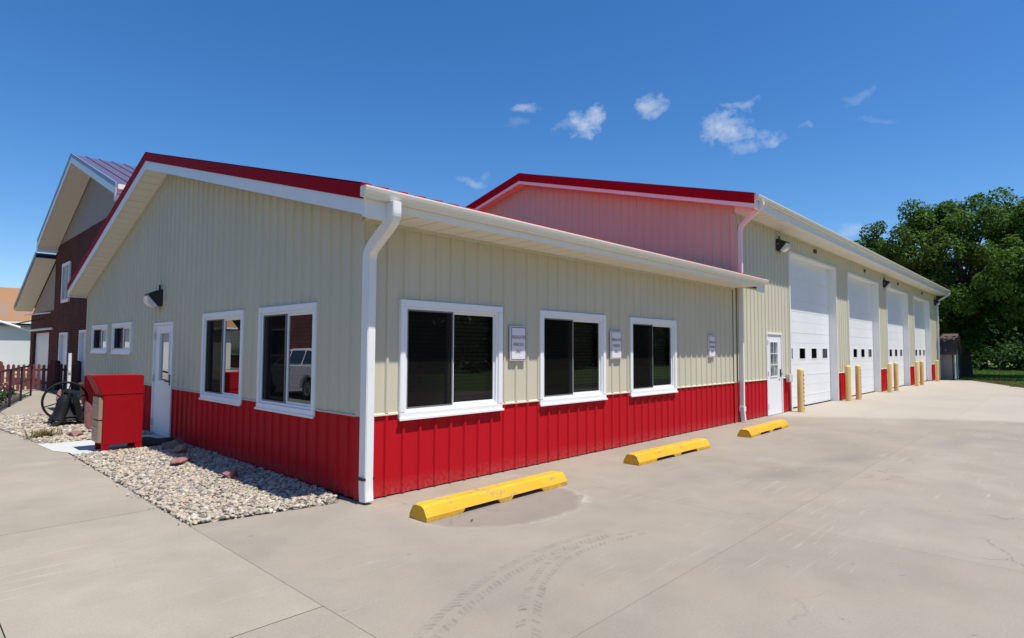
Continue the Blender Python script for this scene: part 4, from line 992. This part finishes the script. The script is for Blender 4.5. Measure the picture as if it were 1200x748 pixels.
# lower wing
WY1 = 33.3; WZ0 = 3.25; wr = lambda y: 5.72-(y-27.3)*sl
H2 = [(28.2, 32.5, 0, 2.28)]
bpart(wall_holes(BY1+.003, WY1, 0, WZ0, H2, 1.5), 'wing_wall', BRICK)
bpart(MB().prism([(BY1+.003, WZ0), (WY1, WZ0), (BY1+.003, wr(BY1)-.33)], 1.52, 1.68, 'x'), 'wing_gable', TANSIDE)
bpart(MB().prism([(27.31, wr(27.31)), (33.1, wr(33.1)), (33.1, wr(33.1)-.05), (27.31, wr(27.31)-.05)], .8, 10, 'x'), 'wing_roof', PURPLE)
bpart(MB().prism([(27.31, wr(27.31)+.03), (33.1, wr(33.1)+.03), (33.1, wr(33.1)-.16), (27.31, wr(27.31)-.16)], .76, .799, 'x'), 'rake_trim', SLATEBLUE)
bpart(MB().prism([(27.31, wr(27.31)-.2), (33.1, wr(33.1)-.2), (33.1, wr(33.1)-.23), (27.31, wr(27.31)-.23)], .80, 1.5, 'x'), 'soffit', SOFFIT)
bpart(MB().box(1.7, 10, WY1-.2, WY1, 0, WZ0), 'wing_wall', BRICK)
wf = MB(); wf.box(1.44, 1.6, 24.0, 24.13, 3.45, 5.1).box(1.44, 1.6, 25.37, 25.5, 3.45, 5.1).box(1.44, 1.6, 24.13, 25.37, 3.45, 3.58).box(1.44, 1.6, 24.13, 25.37, 4.97, 5.1).box(1.46, 1.6, 24.72, 24.79, 3.58, 4.97)
wo = bpart(wf, 'window', WHITE); mb = MB().add([(1.57, 24.13, 3.58), (1.57, 25.37, 3.58), (1.57, 25.37, 4.97), (1.57, 24.13, 4.97)], [(0, 1, 2, 3)]); bpart(mb, 'pane', CARG, wo)
bpart(MB().box(1.58, 1.64, 24.0, 25.7, 0, 2.2).box(1.47, 1.575, 24.0, 24.1, 0, 2.2).box(1.47, 1.575, 25.6, 25.7, 0, 2.2).box(1.47, 1.575, 24.1, 25.6, 2.1, 2.2), 'double_door', DOORW)
bpart(MB().box(1.58, 1.64, 20.4, 21.9, 0, 2.24).box(1.47, 1.575, 20.4, 20.5, 0, 2.24).box(1.47, 1.575, 21.8, 21.9, 0, 2.24).box(1.47, 1.575, 20.5, 21.8, 2.14, 2.24), 'entry_door', DOORW)
gd = MB().box(1.62, 1.68, 28.2, 32.5, 0, 2.28)
for k in range(1, 4): gd.box(1.612, 1.62, 28.3, 32.4, k*.55-.02, k*.55+.02)
bpart(gd, 'wing_garage_door', DOORW)
bpart(MB().tube([(1.5, 27.4, 2.43), (.95, 29.2, 2.35), (-.1, 30.0, 2.78)], .05, 8).tube([(1.5, 28.0, 3.16), (.9, 30.5, 3.1)], .03, 8), 'awning_frame', WHITE)
bpart(MB().tube([(1.5, 29.5, 2.95), (.3, 29.9, 2.6)], .025, 8), 'awning_brace', BLACK)

# ------------------------------------------------------------------ white metal shed
wsx0, wsx1 = -14.0, 2.9
ws = empty('metal_shed', (-6, 40, 0), 'long white metal shed with rusty orange roof', 'shed')
MB().box(wsx0+6, wsx1+6, 0, 8, 0, 2.9).build('wall', WHITEMETAL, ws)
MB().prism([(-.3, 3.12), (4, 5.40), (8.5, 3.12), (8.4, 3.0), (4, 5.28), (-.2, 3.0)], wsx0+5.7, wsx1+6.3, 'x').build('roof', RUST, ws)
MB().prism([(0, 2.9), (4, 4.95), (8, 2.9)], wsx1+5.8, wsx1+6, 'x').build('gable', WHITEMETAL, ws)
MB().box(wsx0+5.7, wsx1+6.3, -.40, -.30, 2.98, 3.1).build('gutter', WHITE, ws)
MB().box(wsx0+6, wsx1+6, -.2, -.02, 2.82, 2.9).build('eave_soffit', GREY, ws)

# ------------------------------------------------------------------ across the street: what the glass reflects
su = empty('parked_suv', (-6.35, 13.25, 0), 'white sport utility car parked beside the gable, mirrored in its windows', 'car')
def car_parts():
    side = [(-2.30, .45), (-2.36, .80), (-2.30, 1.02), (-2.05, 1.08), (1.0, 1.05), (2.05, .96), (2.30, .78), (2.34, .45), (2.1, .30)]
    arch = lambda c: [(c+.42*math.cos(a), .34+.42*math.sin(a)) for a in np.linspace(0, PI, 11)]
    poly = side[:-1] + [(2.2, .28)] + [(x, max(z, .28)) for x, z in arch(1.40)] + [(x, max(z, .28)) for x, z in arch(-1.42)] + [(-2.2, .28)]
    b = MB().prism(poly, -.90, .90, 'y'); b.build('body', CARW, su, bevel=.035, smooth=True, rot=(0, 0, PI/2))
    cab = [(-2.18, 1.06, .82), (-1.75, 1.50, .64), (-1.2, 1.60, .62), (.1, 1.58, .62), (.45, 1.52, .63), (1.25, 1.03, .80)]
    n = len(cab); v = [(x, -w, z) for x, z, w in cab]+[(x, w, z) for x, z, w in cab]
    MB().add(v, [tuple(range(n)), tuple(range(n, 2*n))[::-1]]+[(i, i+1, n+i+1, n+i) for i in range(n-1)]+[(n-1, 0, n, 2*n-1)]).build('cabin', CARW, su, bevel=.03, smooth=True, rot=(0, 0, PI/2))
    for s in (-1, 1):
        for q in ([(-1.95, 1.12), (-1.62, 1.45), (-1.1, 1.53), (-.95, 1.53), (-.95, 1.10)], [(-.87, 1.10), (-.87, 1.53), (.0, 1.52), (.05, 1.10)], [(.13, 1.10), (.09, 1.52), (.36, 1.48), (.98, 1.08)]):
            wz = lambda z: .815-(z-1.06)*.36
            MB().add([(x, s*(wz(z)+.012), z) for x, z in q], [tuple(range(len(q)))]).build('side_window', CARG, su, rot=(0, 0, PI/2), fix=False)
        for c in (-1.42, 1.40):
            w = MB().torus((c, s*.80, .34), .245, .095, (0, 1, 0), 28, 10).build('wheel', RUBBER, su, rot=(0, 0, PI/2), smooth=True)
            rm = MB().torus((c, s*.86, .34), .185, .022, (0, 1, 0), 28, 6)
            for k in range(10):
                a = k*PI/5; rm.tube([(c+.04*math.cos(a), s*.87, .34+.04*math.sin(a)), (c+.18*math.cos(a), s*.87, .34+.18*math.sin(a))], .016, 6)
            rm.build('rim', CHROME, w)
        MB().box(-2.37, -2.28, s*.62, s*.86, .78, .98).build('tail_light', TAPER, su, rot=(0, 0, PI/2))
        MB().box(-.35, -.15, s*.90, s*.925, .93, .96).build('door_handle', CHROME, su, rot=(0, 0, PI/2))
    MB().add([(-2.14, -.7, 1.10), (-2.14, .7, 1.10), (-1.81, .58, 1.45), (-1.81, -.58, 1.45)], [(0, 1, 2, 3)]).build('rear_window', CARG, su, rot=(0, 0, PI/2))
    MB().add([(1.18, -.72, 1.09), (1.18, .72, 1.09), (.52, .58, 1.48), (.52, -.58, 1.48)], [(0, 1, 2, 3)]).build('windscreen', CARG, su, rot=(0, 0, PI/2))
car_parts()
sheet('street', [[(-40, -60), (-4.51, -60), (-4.51, 25.6), (-14, 25.6), (-14, 80), (-40, 80)]], -.02, mat('street asphalt', (.095, .092, .088), .9, var=.15, bmp=.2), False)
ob = empty('corner_building', (-24, 34, 0), 'red brick storefront building across the street, mirrored in the gable windows', 'building')
MB().box(-8, 8, -22, 14, 0, 7).build('wall', BRICK2, ob); MB().box(-8.2, 8.2, -22.2, 14.2, 7.0, 7.35).build('cornice', CREAMTRIM, ob)
for k in range(5):
    f = MB().box(8.0, 8.06, -20+k*7, -17+k*7, 1.0, 3.0).build('window', WHITE, ob); MB().box(8.055, 8.075, -19.85+k*7, -17.15+k*7, 1.12, 2.88).build('pane', CARG, f)
for k in range(34):
    c = copy_tree(hd); c.location = (-6+k*4.3, -30+1.5*math.sin(k*2.1)+max(0, k-20)*1.2, -.03); c.scale = (2.1, 1.7, 1.9+.3*math.sin(k*1.7)); c.rotation_euler = (0, 0, k*1.3); c['group'] = 'tall hedge opposite the windows'; c['label'] = 'tall hedge opposite the front windows, seen only as a reflection'
for k, (x, y, s, r) in enumerate(((6, -44, 1.2, .3), (18, -40, 1.0, 1.4), (30, -44, 1.25, 2.2), (43, -38, 1.0, 3.0), (56, -42, 1.2, 4.0), (72, -36, 1.1, 5.0), (-8, -46, 1.1, 5.6), (95, -30, 1.2, .9), (120, -20, 1.3, 2.4))):
    c = copy_tree(wd); c.location = (x, y, 0); c.rotation_euler = (0, 0, r); c.scale = (s, s, s); c['group'] = 'trees across the lot opposite the windows'; c['label'] = 'dark tree opposite the front windows, seen only as a reflection'

# ------------------------------------------------------------------ light
S = Vector((.045, -.395, 1.0)).normalized(); el = math.asin(S.z); az = math.atan2(S.x, S.y)
sl_ = bpy.data.lights.new('sun', 'SUN'); sl_.energy = SUN_E = 5.0; sl_.angle = R(.53); sl_.color = (1.0, .965, .905)
so = bpy.data.objects.new('sun', sl_); COL.objects.link(so); so.rotation_euler = S.to_track_quat('Z', 'Y').to_euler(); so.location = (0, -20, 40)
wo = bpy.data.worlds.new('World'); SC.world = wo; wo.use_nodes = True; nt = wo.node_tree
bg = nt.nodes['Background']; sky = nt.nodes.new('ShaderNodeTexSky'); sky.sky_type = 'NISHITA'; sky.sun_disc = False
sky.sun_elevation = el; sky.sun_rotation = az; sky.altitude = 200; sky.air_density = 1.0; sky.dust_density = .35; sky.ozone_density = 2.5
bg.inputs['Strength'].default_value = .107
tc = nt.nodes.new('ShaderNodeTexCoord').outputs['Generated']
hs = nt.nodes.new('ShaderNodeHueSaturation'); hs.inputs['Saturation'].default_value = 1.22; L(nt, mixc(nt, 1.0, sky.outputs[0], (.97, 1.06, 1.21), 'MULTIPLY'), hs.inputs['Color'])
def vdot(v, w):
    n = nt.nodes.new('ShaderNodeVectorMath'); n.operation = 'DOT_PRODUCT'; L(nt, v, n.inputs[0]); n.inputs[1].default_value = w; return n.outputs['Value']
mask = None
nz = noise(nt, mapping(nt, tc, (1, 1, 1.5)), 34, 9, .66)
wn = nt.nodes.new('ShaderNodeTexNoise'); wn.inputs['Scale'].default_value = 16; wn.inputs['Detail'].default_value = 5; L(nt, tc, wn.inputs['Vector'])
wa = nt.nodes.new('ShaderNodeVectorMath'); wa.operation = 'SUBTRACT'; L(nt, wn.outputs['Color'], wa.inputs[0]); wa.inputs[1].default_value = (.5, .5, .5)
wb = nt.nodes.new('ShaderNodeVectorMath'); wb.operation = 'SCALE'; wb.inputs['Scale'].default_value = .075; L(nt, wa.outputs[0], wb.inputs[0])
wc_ = nt.nodes.new('ShaderNodeVectorMath'); wc_.operation = 'ADD'; L(nt, tc, wc_.inputs[0]); L(nt, wb.outputs[0], wc_.inputs[1]); tw = wc_.outputs[0]
def cloud(px, py, rx, ry, am, thr):
    """a small cloud puff in a given direction of the sky"""
    global mask
    d = (fw + rt2*((px-600)/FPX) - up2*((py-374)/FPX)).normalized(); tr = d.cross(Vector((0, 0, 1))).normalized(); tu = tr.cross(d)
    a = math_n(nt, 'DIVIDE', vdot(tw, tr), rx*1.15/FPX); b = math_n(nt, 'DIVIDE', vdot(tw, tu), ry*1.2/FPX)
    r2 = math_n(nt, 'ADD', math_n(nt, 'MULTIPLY', a, a), math_n(nt, 'MULTIPLY', b, b))
    fr = math_n(nt, 'GREATER_THAN', vdot(tc, d), 0.5)
    g_ = math_n(nt, 'MULTIPLY', ramp(nt, r2, 0, 1, 1, 0), fr)
    k = math_n(nt, 'MULTIPLY', ramp(nt, math_n(nt, 'ADD', math_n(nt, 'MULTIPLY', g_, .55), nz), thr+.02, thr+.50), am)
    k = math_n(nt, 'MULTIPLY', k, ramp(nt, g_, 0, .25))
    mask = k if mask is None else math_n(nt, 'MAXIMUM', mask, k)
for c in ((615, 127, 18, 9, .5, .76), (688, 141, 31, 20, .85, .74), (662, 146, 16, 9, .3, .74), (610, 147, 18, 8, .16, .74), (765, 126, 24, 24, .65, .80), (850, 152, 32, 20, .75, .78), (895, 160, 26, 15, .6, .79), (862, 124, 26, 8, .5, .78), (866, 174, 16, 12, .4, .78),
          (548, 214, 24, 9, .35, .74), (573, 206, 12, 8, .2, .74), (1040, 136, 20, 5, .14, .74), (1010, 112, 14, 6, .2, .74), (940, 148, 10, 4, .25, .74), (1000, 272, 40, 12, .35, .70), (1035, 288, 30, 12, .4, .70)): cloud(*c)
L(nt, mixc(nt, mask, hs.outputs[0], (6.2, 6.6, 7.1)), bg.inputs['Color'])
SC.view_settings.view_transform = 'Standard'; SC.view_settings.look = 'None'; SC.view_settings.exposure = 0.20; SC.view_settings.gamma = 1
SC.render.engine = 'CYCLES'; SC.cycles.max_bounces = 8; SC.cycles.transparent_max_bounces = 12; SC.cycles.use_denoising = True
